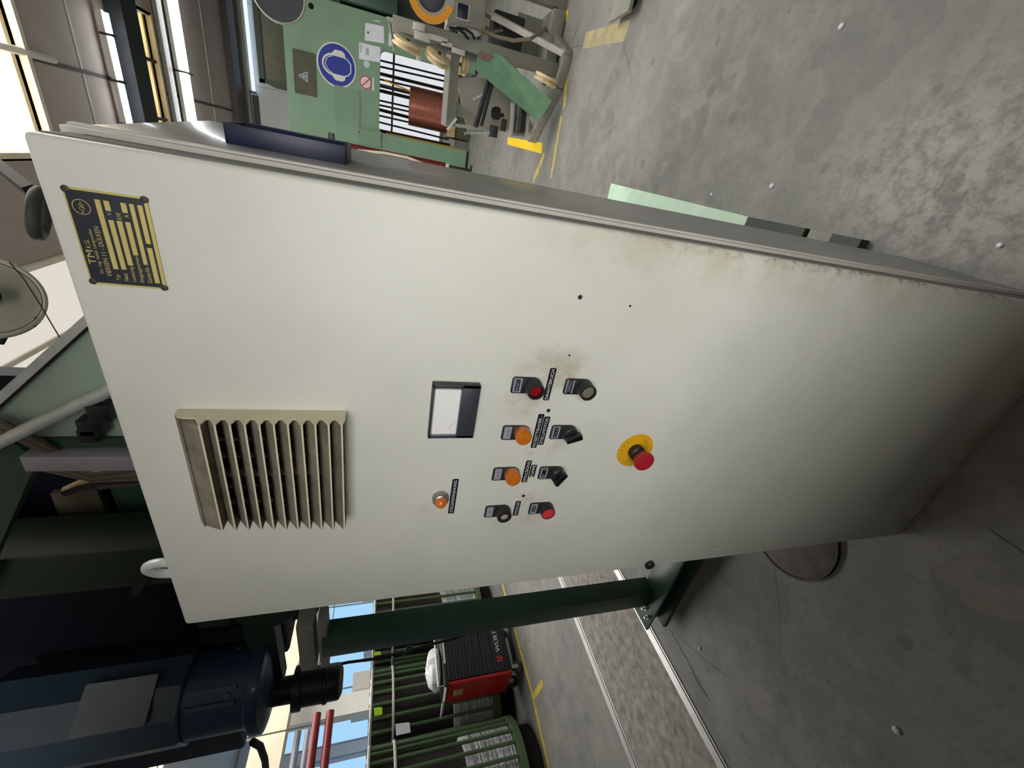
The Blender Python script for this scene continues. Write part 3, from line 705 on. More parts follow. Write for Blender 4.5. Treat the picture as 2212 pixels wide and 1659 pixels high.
def selector(xc, zt, txt, ang, style, lab):
    o, zb = legend('rotary_switch', xc, zt); o['label'] = lab
    lplate(o, xc, zt, txt, style)
    c = V((xc, -0.0022, zb)); ax = V((0, -1, 0))
    obj('collar', MB().lathe(c, ax, [(0.0145, 0), (0.0145, 0.005), (0.0138, 0.006), (0.0138, 0.0105), (0.0122, 0.012)], 32), 'black', o)
    d = V((math.sin(ang), 0, math.cos(ang))); n = V((math.cos(ang), 0, -math.sin(ang))); t = c + ax * 0.011
    kb = MB()
    poly = [t + d * 0.013 + n * 0.0042, t + d * 0.013 - n * 0.0042, t - d * 0.0165 - n * 0.0052, t - d * 0.0165 + n * 0.0052]
    kb.prism(poly, ax * 0.0135)
    obj('turn_knob', kb, 'blackg', o, bevel=0.0014)
selector(0.4131, 1.3160, 'H 0 A', math.radians(-20), 'frame', 'black three position rotary switch')
selector(0.3209, 1.3178, '0  I', math.radians(-62), 'frame', 'black two position rotary switch')
# round lamp with metal collar
o = obj('indicator_lamp', MB().lathe((0.2735, 0, 1.4935), (0, -1, 0), [(0.0148, 0), (0.0150, 0.002), (0.0146, 0.0085), (0.0128, 0.0115), (0.0108, 0.0125), (0.0105, 0.009)], 12), 'steel', cab)
o['label'] = 'metal collared indicator lamp with orange dome'
obj('dome', MB().lathe((0.2735, -0.009, 1.4935), (0, -1, 0), [(0.0104, 0), (0.0104, 0.004), (0.0090, 0.0095), (0.0062, 0.0128), (0.0025, 0.0142)], 24), 'orange_dome', o)
# embossed tape labels
for (t, x0, x1, zc, dz) in (('DRAHTBRUCH', 0.4770, 0.5365, 1.3390, -0.0008), ('ROSETTENVER.-', 0.3790, 0.4498, 1.3402, 0.0), ('STELLMOTOR', 0.3852, 0.4446, 1.3282, 0), ('EMULSIONS', 0.2990, 0.3505, 1.3419, 0), ('PUMPE', 0.3112, 0.3400, 1.3296, 0), ('STEUERSPANNUNG', 0.2314, 0.3138, 1.4703, 0), ('WICKLER', 0.2138, 0.2520, 1.3434, 0)):
    o = obj('tape_label', MB().rrect(((x0 + x1) / 2, 0, zc), UX, UZ, x1 - x0, 0.0111, 0.0018, 0.0004), 'tape', cab, smooth=False)
    obj('lettering', MB().text(t, ((x0 + x1) / 2, -0.00055, zc), UX, UZ, (x1 - x0) * 0.92, 0.0054, 0.00015), 'white', o, smooth=False)
# emergency stop
ec = V((0.3683, 0, 1.1278)); ax = V((0, -1, 0))
o = obj('emergency_stop', MB().lathe(ec, ax, [(0.0385, 0), (0.0385, 0.0008), (0.0382, 0.0011)], 64), 'yellow', cab)
o['label'] = 'emergency stop with red mushroom head on yellow disc'
et = MB()
def arc_text(txt, a0, a1, r, h):
    n = len(txt)
    for i, ch in enumerate(txt):
        if ch == ' ': continue
        a = math.radians(a0 + (a1 - a0) * i / (n - 1)); rad = V((math.cos(a), 0, math.sin(a))); tan = V((math.sin(a), 0, -math.cos(a)))
        et.text(ch, ec + ax * 0.0012 + rad * r, tan, rad, None, h if ch != '-' else 0.0008, 0.0001)
arc_text('NOT-AUS', 158, 52, 0.0308, 0.0052)
arc_text('NOT', -32, -52, 0.0265, 0.0042)
obj('lettering', et, 'olive', o, smooth=False)
obj('stem', MB().lathe(ec, ax, [(0.0155, 0), (0.0155, 0.012), (0.0130, 0.014), (0.0125, 0.026)], 32), 'black', o)
obj('mushroom_head', MB().lathe(ec + ax * 0.024, ax, [(0.0130, 0), (0.0185, 0.003), (0.0200, 0.008), (0.0198, 0.0115), (0.0180, 0.0140), (0.0110, 0.0156), (0.004, 0.0160)], 40), 'estop', o)
# ================================================================== GREEN WIRE MACHINE BEHIND THE CABINET
wm = thing('wire_drawing_machine', (-0.3, 1.5, 0), 'big dark green wire machine with blue motor looming behind the cream cabinet', 'machine')
obj('machine_body', MB().box(-0.45, 0.66, 0.72, 2.3, 0.02, 2.12), 'dgreen', wm, bevel=0.01)
# standing column and foot rail, left of the cabinet
obj('column', MB().box(-1.218, -1.10, 0.57, 0.672, 0.12, 1.82), 'dgreen', wm, bevel=0.004)
obj('foot_rail', MB().box(-1.34, -0.42, 0.505, 0.65, 0.0, 0.014).box(-1.34, -0.42, 0.565, 0.59, 0.014, 0.115).box(-1.34, -0.42, 0.505, 0.65, 0.115, 0.13), 'dgreen', wm, bevel=0.002)
for x in (-1.235, -1.255):
    obj('foot_bolt', MB().lathe((x, 0.55 + (x + 1.245) * 2, 0.13), UZ, [(0.011, 0), (0.011, 0.012), (0.007, 0.012), (0.007, 0.03)], 6), 'shaft', wm)
# base behind the right side of the cabinet
def slab(pts, z0, z1): return MB().prism([(p[0], p[1], z0) for p in pts], (0, 0, z1 - z0))
e0, e1, e2 = G(1325, 397), G(1625, 470), G(1882, 521)
obj('base_plate', slab([(e0.x, e0.y), (e1.x, e1.y), (0.44, e1.y - 0.02), (0.44, e0.y - 0.02)], 0.004, 0.02), 'mint', wm, smooth=False)
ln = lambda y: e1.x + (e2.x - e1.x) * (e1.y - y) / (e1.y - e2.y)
obj('base_dark_end', slab([(ln(e1.y - .01), e1.y - .01), (ln(0.80), 0.80), (0.44, 0.80), (0.44, e1.y - .01)], 0.0, 0.035), 'xgreen', wm, smooth=False)  # darker green piece continuing the base plate
obj('base_block', slab([(ln(0.79), 0.79), (ln(0.69), 0.69), (0.5, 0.69), (0.5, 0.79)], 0.0, 0.02), 'frame', wm, smooth=False)
obj('base_block', slab([(ln(0.68), 0.68), (ln(0.57), 0.57), (0.5, 0.57), (0.5, 0.68)], 0.0, 0.04), 'xgreen', wm, smooth=False)
# hood plate with slanted edge
def poly(pts, y, t=0.02): return MB().prism([Yp(px, py, y) for px, py in pts], (0, t, 0))
obj('hood_plate', poly([(420, 485), (-90, 952), (-90, 966), (275, 963), (520, 900)], 0.62), 'hgreen', wm, smooth=False)
ht = MB()
a, b = Yp(330, 570, 0.605), Yp(-80, 940, 0.605); ht.bar(a, b, 0.010, 0.009, up=(0, 1, 0))
a, b = Yp(327, 563, 0.61), Yp(-83, 933, 0.61); ht.bar(a, b, 0.016, 0.008, up=(0, 1, 0))
obj('hood_trim', ht, 'shaft', wm, smooth=False)
obj('hood_seam', MB().bar(Yp(332, 576, 0.612), Yp(-78, 946, 0.612), 0.012, 0.007, up=(0, 1, 0)), 'darksteel', wm, smooth=False)
obj('hood_flange', poly([(-90, 952), (-90, 968), (290, 966), (290, 948)], 0.605, 0.02), 'dgreen', wm, smooth=False)
obj('cable_channel', MB().bar(Yp(70, 984, 0.61), Yp(330, 984, 0.61), 0.05, 0.075, up=(0, 1, 0)), 'lav', wm, bevel=0.003)
obj('side_wedge', poly([(-60, 930), (40, 962), (78, 1000), (-10, 1200), (-60, 1320)], 0.60, 0.03), 'dgreen', wm, smooth=False)
obj('inner_wall', MB().box(-1.0, -0.07, 1.0, 1.06, 1.95, 3.8), 'navy', wm, smooth=False)
obj('inner_panel', poly([(108, 1066), (208, 1058), (255, 1165), (152, 1176)], 0.9), 'brownp', wm, smooth=False)
obj('inner_panel', poly([(236, 1052), (300, 1047), (350, 1178), (290, 1190)], 0.92), 'dgreen', wm, smooth=False)
obj('inner_ledge', poly([(205, 1046), (310, 1036), (312, 1047), (212, 1058)], 0.86, 0.08), 'brownp', wm, smooth=False)
obj('upper_column', MB().box(-0.735, -0.545, 0.66, 0.84, 1.9, 3.5), 'xgreen', wm, bevel=0.006)
obj('column_bracket', poly([(285, 1255), (300, 1232), (325, 1242), (300, 1288), (285, 1290)], 0.64, 0.02), 'darksteel', wm, smooth=False)
obj('gear_head', MB().box(-1.72, -0.80, 0.90, 2.0, 2.05, 4.2), 'navy', wm, bevel=0.02)
obj('head_extension', MB().box(-2.9, -1.73, 0.98, 1.9, 2.42, 4.2), 'navy', wm, bevel=0.02)
obj('gear_housing', MB().box(-1.20, -0.72, 0.74, 1.5, 1.86, 3.8), 'navy', wm, bevel=0.03)
obj('housing_cover', MB().lathe((-1.05, 0.742, 2.06), (0, -1, 0), [(0.13, 0), (0.13, 0.02), (0.115, 0.03), (0.03, 0.034)], 28), 'xgreen', wm)
obj('inspection_cover', MB().rrect((-1.05, 0.74, 2.26), UX, UZ, 0.16, 0.12, 0.02, 0.015), 'xgreen', wm)
# guide wheel above the hood and its wire
wc = Yp(-31, 642, 1.0); wr = (Yp(85, 650, 1.0) - wc).length
wa = (CP - wc).normalized() + V((0.25, 0, -0.1)); wa.normalize()
gw = obj('guide_wheel', MB().lathe(wc, wa, [(wr * .96, -0.03), (wr, -0.022), (wr * .97, -0.006), (wr * .94, -0.001), (wr * .97, 0.005), (wr * .99, 0.018), (wr * .93, 0.024), (wr * .90, 0.012)], 64, cap1=False), 'wheelr', wm)
obj('wheel_disc', MB().lathe(wc, wa, [(wr * .905, 0.006), (wr * .88, 0.012), (wr * .30, 0.016), (wr * .26, 0.02)], 56), 'wheelb', gw)
obj('wheel_hub', MB().lathe(wc, wa, [(wr * .24, 0.015), (wr * .22, 0.05), (wr * .1, 0.055)], 24), 'navy', gw)
for px, py in ((70, 703), (2, 741)):
    p = Yp(px, py, 1.02); obj('wheel_bolt', MB().cyl(p, p + V((0.03, 0, -0.02)), 0.008), 'darksteel', wm)
obj('wheel_arm', MB().bar(wc - wa * 0.03, wc - wa * 0.03 + V((-0.25, 0.15, 0.55)), 0.06, 0.04), 'xgreen', wm, smooth=False)
obj('wire', MB().tube([Yp(px, py, y) for px, py, y in ((20, 566, .99), (50, 600, .99), (85, 655, .98), (120, 714, .96), (155, 772, .94), (190, 826, .92), (222, 866, .9), (270, 925, .88))], 0.0016, 6), 'darksteel', wm)
p = Yp(84, 462, 1.3)
tp_ = obj('tension_pulley', MB().torus(p, (0.25, -0.35, 1), 0.072, 0.020, 36, 12), 'rubber', wm)
obj('pulley_arm', MB().bar(p + V((0.07, 0, 0)), p + V((0.25, 0.3, 0.4)), 0.04, 0.03), 'beam', wm, smooth=False)
# bright shaft, clamp and cable bundles on the hood
obj('bright_shaft', MB().cyl(Yp(-60, 983, 0.58), Yp(290, 818, 0.58), 0.0165), 'shaft', wm)
cl = MB()
for px, py, r in ((222, 886, .022), (202, 918, .022), (198, 935, .018)):
    q = Yp(px, py, 0.585); cl.obox(q, V((r * 1.1, 0, 0)), V((0, 0.02, 0)), V((0, 0, r * 1.1)))
cl.bar(Yp(226, 884, 0.59), Yp(204, 922, 0.59), 0.03, 0.05, up=(0, 1, 0))
obj('shaft_clamp', cl, 'black', wm, bevel=0.003)
for k in range(6):
    o = k * 7 - 18
    pts = [Yp(-40, 912 + o * .6, .59), Yp(10, 925 + o * .7, .58), Yp(60, 948 + o * .6, .585), Yp(120, 975 + o * .4, .60), Yp(150, 988 + o * .3, .62)]
    obj('cable', MB().tube(pts, 0.0065, 6), 'cable' if k % 3 else 'brownp', wm)
for k in range(5):
    o = k * 8
    pts = [Yp(70, 1002 + o * .2, .64), Yp(140, 1008 + o * .5, .63), Yp(200, 1022 + o * (.9 - k * .1), .64), Yp(310, 1008 + o * .8, .66)]
    obj('cable', MB().tube(pts, 0.007, 6), 'brownp' if k % 2 else 'cable', wm)
for k in range(3):
    pts = [Yp(140, 1058 + k * 4, .7), Yp(180, 1040 + k * 6, .68), Yp(240, 1026 + k * 7, .67), Yp(320, 1020 + k * 8, .67)]
    obj('cable', MB().tube(pts, 0.010, 6), 'wood' if k == 0 else 'cable_b', wm)
# hanging blue motor with coupling
mc = V((-1.52, 0.68, 0)); zof = lambda px, py=1500: Yp(px, py, 0.68).z
z1, z2, z3 = zof(-60), zof(430), zof(572)
mo = obj('drive_motor', MB().lathe(mc + UZ * z3, UZ, [(0.19, 0), (0.19, 0.02), (0.178, 0.03), (0.178, z2 - z3)], 40), 'motor', wm)
obj('motor_cover', MB().lathe(mc + UZ * z2, UZ, [(0.19, 0), (0.197, 0.008), (0.197, z1 - z2)], 10), 'motor2', mo, smooth=False)
obj('motor_flange', MB().lathe(mc + UZ * (z3 - 0.045), UZ, [(0.16, 0), (0.205, 0.012), (0.21, 0.03), (0.21, 0.05)], 40), 'motor', mo)
vd = (V((CP.x, CP.y, 0)) - mc).normalized(); vr = V((-vd.y, vd.x, 0))
for k in (-0.35, -0.05):  # two paler bars put the motor's highlight stripes into colour
    dd_ = (vd * math.cos(k) + vr * math.sin(k))
    obj('motor_highlight', MB().bar(mc + dd_ * 0.181 + UZ * (z3 + 0.06), mc + dd_ * 0.181 + UZ * (z2 - 0.02), 0.016, 0.012, up=dd_), 'motor2', mo)
obj('name_panel', MB().obox(mc + vd * 0.196 + UZ * (z2 + 0.22), vr * 0.085, vd * 0.004, UZ * 0.12), 'panelgrey', mo, smooth=False)
for k in (-0.9, 0.2):
    dd_ = (vd * math.cos(k) - vr * math.sin(k))
    obj('motor_bolt', MB().lathe(mc + dd_ * 0.178 + UZ * (z3 + 0.09), dd_, [(0.014, 0), (0.012, 0.01)], 6), 'motor2', mo)
cc = Yp(690, 1478, 0.68); cc = V((cc.x, cc.y, 0)); za, zb_, zc_ = zof(640, 1480), zof(735, 1478), zof(590, 1480)
cp = obj('coupling', MB().lathe(cc + UZ * zb_, UZ, [(0.055, -0.012), (0.078, 0), (0.082, 0.01), (0.082, 0.055), (0.090, 0.06), (0.090, 0.075), (0.084, 0.08), (0.084, za - zb_ - 0.03), (0.098, za - zb_ - 0.025), (0.098, za - zb_ + 0.01), (0.06, za - zb_ + 0.015), (0.06, zc_ - zb_ + 0.02)], 36), 'black', wm)
obj('coupling_bracket', MB().box(cc.x - 0.02, -1.15, 0.72, 0.80, zc_ - 0.03, zc_ + 0.09), 'xgreen', wm, smooth=False)
for pa, pb in ((644, 681), (689, 709)):
    zt, zl_ = Yp(pa, 1400, .6).z, Yp(pb, 1400, .6).z
    obj('clamp_block', MB().box(Yp(670, 1446, .6).x, Yp(670, 1350, .6).x, 0.595, 0.68, zl_, zt), 'frame', wm, bevel=0.006)
obj('control_cable', MB().tube([Yp(px, py, .75) for px, py in ((712, 1440), (750, 1431), (810, 1423), (880, 1407), (930, 1392), (985, 1378), (1060, 1345))] + [Yp(1180, 1318, .69), Yp(1300, 1296, .69), Yp(1375, 1284, .66)], 0.0075, 8), 'cable_b', wm)
obj('cable_knot', MB().torus(Yp(884, 1402, .75), (1, 0.3, 0.2), 0.014, 0.009, 16, 8).torus(Yp(876, 1409, .75), (0.2, 1, 0.5), 0.012, 0.008, 16, 8), 'xgreen', wm)
obj('hose', MB().tube([Yp(a, b_, .95) for a, b_ in ((545, 1602), (562, 1612), (572, 1640), (578, 1700))], 0.022, 8), 'cable_b', wm)
# ================================================================== COIL BASKETS, TROLLEY AND HALL ON THE LEFT
def basket(cx, cy, label):
    t = thing('coil_basket', (cx, cy, 0), label, 'coil basket', 'green rod coil baskets beyond the rails')
    obj('base_ring', MB().lathe((cx, cy, 0.17), UZ, [(0.50, 0), (0.52, 0.01), (0.52, 0.075), (0.49, 0.085)], 40), 'rodg', t)
    obj('foot_or_shade', MB().lathe((cx, cy, 0), UZ, [(0.42, 0), (0.42, 0.17)], 24), 'void', t)  # near-black drum puts the shadow round the feet into a shape
    obj('base_plate', MB().lathe((cx, cy, 0.17), UZ, [(0.49, 0), (0.49, 0.05)], 24), 'rodg', t)
    n = 26
    for k in range(n):
        a = 2 * math.pi * (k + 0.3) / n; x, y = cx + 0.498 * math.cos(a), cy + 0.498 * math.sin(a)
        obj('rod', MB().cyl((x, y, 0.25), (x, y, 1.655), 0.0185, n=8), 'rodg', t)
    for z in (1.395, 1.632):
        obj('hoop', MB().torus((cx, cy, z), UZ, 0.522, 0.0145, 48, 8), 'hoop', t)
    obj('netting', MB().ring((cx, cy, 1.41), UZ, 0.455, 0.475, 0.21, 40), 'net', t)
    obj('inner_bundle', MB().lathe((cx, cy, 0.72), UZ, [(0.36, 0), (0.385, 0.02), (0.385, 0.74), (0.33, 0.78)], 28), 'net', t)
    return t
b0 = basket(-4.58, 0.90, 'green rod coil basket nearest the lower edge of the photo')
lab = ['green rod coil basket standing directly behind the red trolley', 'green rod coil basket between trolley and cabinet edge', 'green rod coil basket farthest along the front row', 'green rod coil basket in the back row nearest the hall windows', 'green rod coil basket in the back row behind the paper tag', 'green rod coil basket in the back row behind the trolley bag', 'green rod coil basket in the back row beside the dark column']
for (x, y), l in zip(((-5.10, 1.86), (-5.1, 2.95), (-5.1, 4.05), (-6.2, 0.3), (-6.25, 1.4), (-6.25, 2.5), (-6.25, 3.6)), lab):
    dup(b0, (x + 4.58, y - 0.90, 0), l, random.uniform(0, 0.3))
def coil(cx, cy, label, h=0.40, r=0.45):
    t = thing('wire_coil', (cx, cy, 0.255), label, 'wire coil', 'aluminium wire coils in the baskets')
    prof = []; n = 26
    for i in range(n + 1):
        prof.append((r - 0.006 * (i % 2) - (0.02 * random.random() if 0 < i < n else 0), h * i / n))
    prof.append((0.26, h)); prof.append((0.26, 0.0))
    obj('winding', MB().lathe((cx, cy, 0.257), UZ, prof, 44, False, False), 'alu', t)
    obj('wrap_collar', MB().ring((cx, cy, 0.257 + h), UZ, 0.30, r + 0.005, 0.06, 40), 'wrap', t)
    return t
coil(-4.58, 0.90, 'aluminium wire coil in the basket nearest the lower photo edge', 0.42)
coil(-5.10, 1.86, 'aluminium wire coil in the basket behind the red trolley')
coil(-5.1, 2.95, 'aluminium wire coil seen between green column and cabinet edge')
# tags hung on the baskets
def hung(name, pts, x, m, label, cat):
    return tag(obj(name, MB().prism([Xp(px, py, x) for px, py in pts], (0.012, 0, 0)), m, smooth=False), label, cat)
hung('lime_tag', [(807, 1530), (825, 1528), (826, 1544), (809, 1548)], -4.58, 'lime', 'lime green tag on the dark netting above the paper card', 'tag')
hung('lime_tag', [(808, 1409), (822, 1408), (823, 1415), (808, 1417)], -4.83, 'lime', 'small lime green tag beside the black hanging cable', 'tag')
hung('paper_card', [(854, 1565), (884, 1561), (887, 1583), (856, 1590)], -4.62, 'paper', 'white paper card hanging on the green rods', 'card')
# workshop trolley
tx0, ty0, tz0, tz1 = -4.02, 1.63, 0.135, 0.885
tr = thing('tool_trolley', (-4.22, 1.95, 0), 'black and red workshop tool trolley with drawers in front of the coil baskets', 'tool trolley')
obj('carcass', MB().box(tx0 - 0.40, tx0 - 0.012, ty0 + 0.01, ty0 + 0.66, tz0, tz1 - 0.01), 'trolblack', tr, bevel=0.006)
sp_ = obj('side_panel', MB().box(tx0 - 0.40, tx0 - 0.004, ty0 - 0.012, ty0 + 0.01, tz0 + 0.01, tz1 - 0.03), 'trolred', tr, bevel=0.008)
sp_['label'] = 'red side panel with paper sticker'
obj('sticker', MB().box(tx0 - 0.25, tx0 - 0.13, ty0 - 0.0135, ty0 - 0.0115, tz1 - 0.20, tz1 - 0.10), 'wood', sp_, smooth=False)
obj('corner_post', MB().box(tx0 - 0.03, tx0 + 0.002, ty0 - 0.004, ty0 + 0.02, tz0 + 0.01, tz1 - 0.03), 'trolred', tr, bevel=0.006)
zt = tz1 - 0.035; hs = (0.075, 0.075, 0.075, 0.085, 0.085, 0.12, 0.15)
for h_ in hs:
    dw = obj('drawer', MB().box(tx0 - 0.012, tx0 + 0.006, ty0 + 0.025, ty0 + 0.645, zt - h_ + 0.006, zt), 'trolblack', tr, bevel=0.003)
    obj('pull_rail', MB().box(tx0 + 0.006, tx0 + 0.016, ty0 + 0.03, ty0 + 0.64, zt - 0.018, zt - 0.004), 'darksteel', dw, smooth=False)
    zt -= h_
zt += hs[-1]
zl_ = zt - 0.075
obj('lettering', MB().text('WÜRTH', (tx0 + 0.0075, ty0 + 0.375, zl_ + .006), UY, UZ, 0.30, 0.062, 0.0005), 'white', dw, smooth=False)
lg = MB()
for dy in (-0.032, 0.004):
    lg.rrect((tx0 + 0.0065, ty0 + 0.15 + dy + .014, zl_ + 0.018), UY, UZ, 0.026, 0.034, 0.008, 0.001)
lg.rrect((tx0 + 0.0065, ty0 + 0.15, zl_ - 0.018), UY, UZ, 0.058, 0.026, 0.008, 0.001)
obj('maker_emblem', lg, 'trolred', dw, smooth=False)
obj('worktop', MB().box(tx0 - 0.41, tx0 + 0.012, ty0 - 0.02, ty0 + 0.67, tz1 - 0.03, tz1 + 0.012), 'black', tr, bevel=0.006)
obj('edge_strip', MB().box(tx0 + 0.0125, tx0 + 0.018, ty0 + 0.2, ty0 + 0.45, tz1 - 0.02, tz1 + 0.0), 'shaft', tr, smooth=False)
obj('side_handle', MB().tube([(tx0 - 0.02, ty0 - 0.02, tz1 + 0.0), (tx0 - 0.02, ty0 - 0.13, tz1 + 0.03), (tx0 - 0.36, ty0 - 0.13, tz1 + 0.03), (tx0 - 0.36, ty0 - 0.02, tz1 + 0.0)], 0.012, 10), 'hoop', tr)
obj('top_rail', MB().tube([(tx0 - 0.02, ty0, tz1 + 0.01), (tx0 - 0.02, ty0, tz1 + 0.075), (tx0 - 0.02, ty0 + 0.66, tz1 + 0.075), (tx0 - 0.02, ty0 + 0.66, tz1 + 0.01)], 0.009, 8), 'hoop', tr)
for (x, y) in ((tx0 - 0.05, ty0 + 0.06), (tx0 - 0.05, ty0 + 0.60), (tx0 - 0.36, ty0 + 0.06), (tx0 - 0.36, ty0 + 0.60)):
    cs = obj('castor', MB().lathe((x - 0.016, y, 0.062), UX, [(0.055, 0), (0.062, 0.006), (0.062, 0.026), (0.055, 0.032)], 24), 'black', tr)
    obj('castor_fork', MB().box(x - 0.026, x - 0.019, y - 0.02, y + 0.02, 0.055, 0.135).box(x + 0.019, x + 0.026, y - 0.02, y + 0.02, 0.055, 0.135), 'steel', cs, smooth=False)
# plastic bag on the trolley
bg = MB(); n, m_ = 22, 7
prof = [(0.17, 0.0), (0.19, 0.03), (0.185, 0.07), (0.17, 0.11), (0.14, 0.135), (0.08, 0.15), (0.03, 0.165)]
rr = [1 + 0.14 * random.uniform(-1, 1) for _ in range(n)]
for r, h_ in prof:
    for k in range(n):
        a = 2 * math.pi * k / n; q = r * (rr[k] if h_ < .15 else 1) * random.uniform(.84, 1.14)
        bg.v.append(V((tx0 - 0.2 + q * 0.85 * math.cos(a), ty0 + 0.26 + q * 1.1 * math.sin(a), tz1 + 0.013 + h_ * random.uniform(.85, 1.12) * (0 if h_ == 0 else 1))))
for j in range(len(prof) - 1):
    for k in range(n):
        bg.f.append((j * n + k, j * n + (k + 1) % n, (j + 1) * n + (k + 1) % n, (j + 1) * n + k))
bg.f.append(tuple(reversed(range(n)))); bg.f.append(tuple((len(prof) - 1) * n + k for k in range(n)))
bo = obj('plastic_bag', bg, 'wrap'); sd = bo.modifiers.new('s', 'SUBSURF'); sd.levels = 1; sd.render_levels = 1
bo.data.polygons.foreach_set('use_smooth', [True] * len(bo.data.polygons))
tag(bo, 'crumpled white plastic bag lying on top of the tool trolley', 'plastic bag')
# far hall: pale posts, girder, red pipes, wall equipment
def pipe(x, z, label, y0=-2.0, y1=3.35):
    t = thing('red_pipe', (x, (y0 + y1) / 2, z), label, 'pipe')
    obj('pipe_run', MB().cyl((x, y0, z), (x, y1, z), 0.066, n=16), 'pipered', t)
    for y in (y0 + .6, y1 - 1.0, y1 - 0.15):
        obj('hanger', MB().cyl((x, y, z), (x, y, H - 0.01), 0.012, n=8), 'steel', t)
pipe(-8.0, 2.545, 'upper red pipe hanging before the blue hall windows')
pipe(-8.0, 2.335, 'lower red pipe hanging before the blue hall windows')
struct('trim_9', MB().box(-9.1, -8.85, 3.62, 3.98, 0, H), 'wallw', smooth=False)
struct('trim_10', MB().box(-8.6, -8.3, -5, 12.0, 3.05, 3.55), 'shaftpale', smooth=False)
struct('trim_11', MB().cyl((-10, -5, 2.9), (-10, 12, 2.9), 0.05, n=10), 'lav')
struct('trim_12', MB().cyl((-9.4, -5, 3.0), (-9.4, 12, 3.0), 0.06, n=10), 'lav')
for i, (y, w_, h_, mm) in enumerate(((4.6, 0.8, 2.1, 'wallw'), (5.9, 0.9, 1.9, 'lav'), (7.6, 1.1, 2.0, 'wallw'), (2.3, 0.9, 1.7, 'hgreen'))):
    x = -10.4
    t = thing('steel_locker', (x, y, 0), ('white tall cabinet in the far hall beside the pale post', 'grey tall cabinet in the far hall behind the pale post', 'white broad cabinet deepest in the far hall', 'pale green low cabinet in the far hall below the red pipes')[i], 'cabinet')
    obj('carcass', MB().box(x - 0.25, x + 0.25, y - w_ / 2, y + w_ / 2, 0, h_), mm, t, bevel=0.01)
    for k in (-1, 1):
        dr = obj('door', MB().box(x + 0.25, x + 0.27, y + k * w_ / 4 - w_ / 4 + 0.01, y + k * w_ / 4 + w_ / 4 - 0.01, 0.08, h_ - 0.04), mm, t, bevel=0.004)
        obj('handle', MB().box(x + 0.27, x + 0.29, y + k * 0.05 - 0.01, y + k * 0.05 + 0.01, h_ * .5, h_ * .5 + 0.14), 'darksteel', dr, smooth=False)
# ================================================================== BIG GREEN MACHINE AT THE BACK
gy = 9.5
gm = thing('spooling_machine', (1.6, 10.2, 0), 'large light green spooling machine with signs and copper coil bay at the back', 'machine')
fp = MB(); hx0, hx1, hz0, hz1 = 1.10, 2.46, 0.0, 1.885
def plate(m, x0, x1, z0, z1, holes, y0, y1):
    xs = sorted({x0, x1} | {h[0] for h in holes} | {h[1] for h in holes}); zs = sorted({z0, z1} | {h[2] for h in holes} | {h[3] for h in holes})
    for a, b in zip(xs, xs[1:]):
        for c, d in zip(zs, zs[1:]):
            if not any(h[0] <= a and b <= h[1] and h[2] <= c and d <= h[3] for h in holes): m.box(a, b, y0, y1, c, d)
# one closed outline with the bay cut out of its lower edge, corners rounded
def arcp(cx, cz, r, a0, a1, n=5): return [(cx + r * math.cos(math.radians(a0 + (a1 - a0) * i / n)), cz + r * math.sin(math.radians(a0 + (a1 - a0) * i / n))) for i in range(n + 1)]
out = [(0.72, 0.06), (hx0, 0.06)] + arcp(hx0 + 0.10, hz1 - 0.10, 0.10, 180, 90) + arcp(hx1 - 0.10, hz1 - 0.10, 0.10, 90, 0) + [(hx1, 0.06), (2.95, 0.06), (2.95, 3.53)] + arcp(0.72 + 0.16, 3.53 - 0.16, 0.16, 90, 180)
obj('front_plate', MB().prism([(x, gy, z) for x, z in out], (0, 0.12, 0)), 'mgreen', gm, smooth=False)
obj('machine_body', MB().box(0.80, 0.86, gy + .12, 11.2, 0.06, 3.4).box(0.80, 2.95, gy + 0.12, 11.2, 2.3, 3.4).box(2.89, 2.95, gy + .12, 11.2, 0.06, 3.4), 'dgreen', gm, smooth=False)
obj('foot_or_shade', MB().box(0.74, 1.09, gy + .02, gy + 0.5, 0, 0.055), 'darksteel', gm, smooth=False)
obj('foot_or_shade', MB().box(2.5, 2.9, gy + .02, gy + 0.5, 0, 0.055), 'darksteel', gm, smooth=False)
tb = obj('top_box', MB().box(1.53, 3.6, gy + 0.05, 10.6, 3.531, 3.96), 'olive', gm, bevel=0.02)
obj('box_frame', MB().box(1.50, 3.6, gy + 0.03, gy + 0.06, 3.90, 3.99).box(1.50, 1.56, gy + 0.03, gy + 0.06, 3.531, 3.99), 'xgreen', tb, smooth=False)
obj('side_housing', MB().box(2.96, 5.0, gy + 0.3, 11.4, 0.0, 3.3), 'xgreen', gm, bevel=0.02)
obj('side_plate', MB().box(3.0, 3.3, gy - 0.1, gy + 0.29, 1.6, 2.6), 'dgreen', gm, bevel=0.01)
y = gy
obj('cover_panel', MB().rrect((1.42, y, 2.48), UX, UZ, 0.62, 0.46, 0.02, 0.012), 'mgreen2', gm)
obj('hatch', MB().rrect((0.97, y, 2.06), UX, UZ, 0.27, 0.44, 0.03, 0.03), 'mgreen2', gm)
dp = obj('warning_plate', MB().box(1.46, 2.13, y - 0.012, y, 3.02, 3.40), 'olive', gm, smooth=False)
tri = MB()
c = Yp(657, 165, y - 0.014)
tri.prism([c + V((-0.085, 0, -0.06)), c + V((0.085, 0, -0.06)), c + V((0, 0, 0.10))], (0, -0.002, 0))
obj('warning_triangle', tri, 'silver', dp, smooth=False)
t2 = MB().prism([c + V((-0.062, -0.003, -0.048)), c + V((0.062, -0.003, -0.048)), c + V((0, -0.003, 0.074))], (0, -0.001, 0))
obj('triangle_field', t2, 'olive', dp, smooth=False)
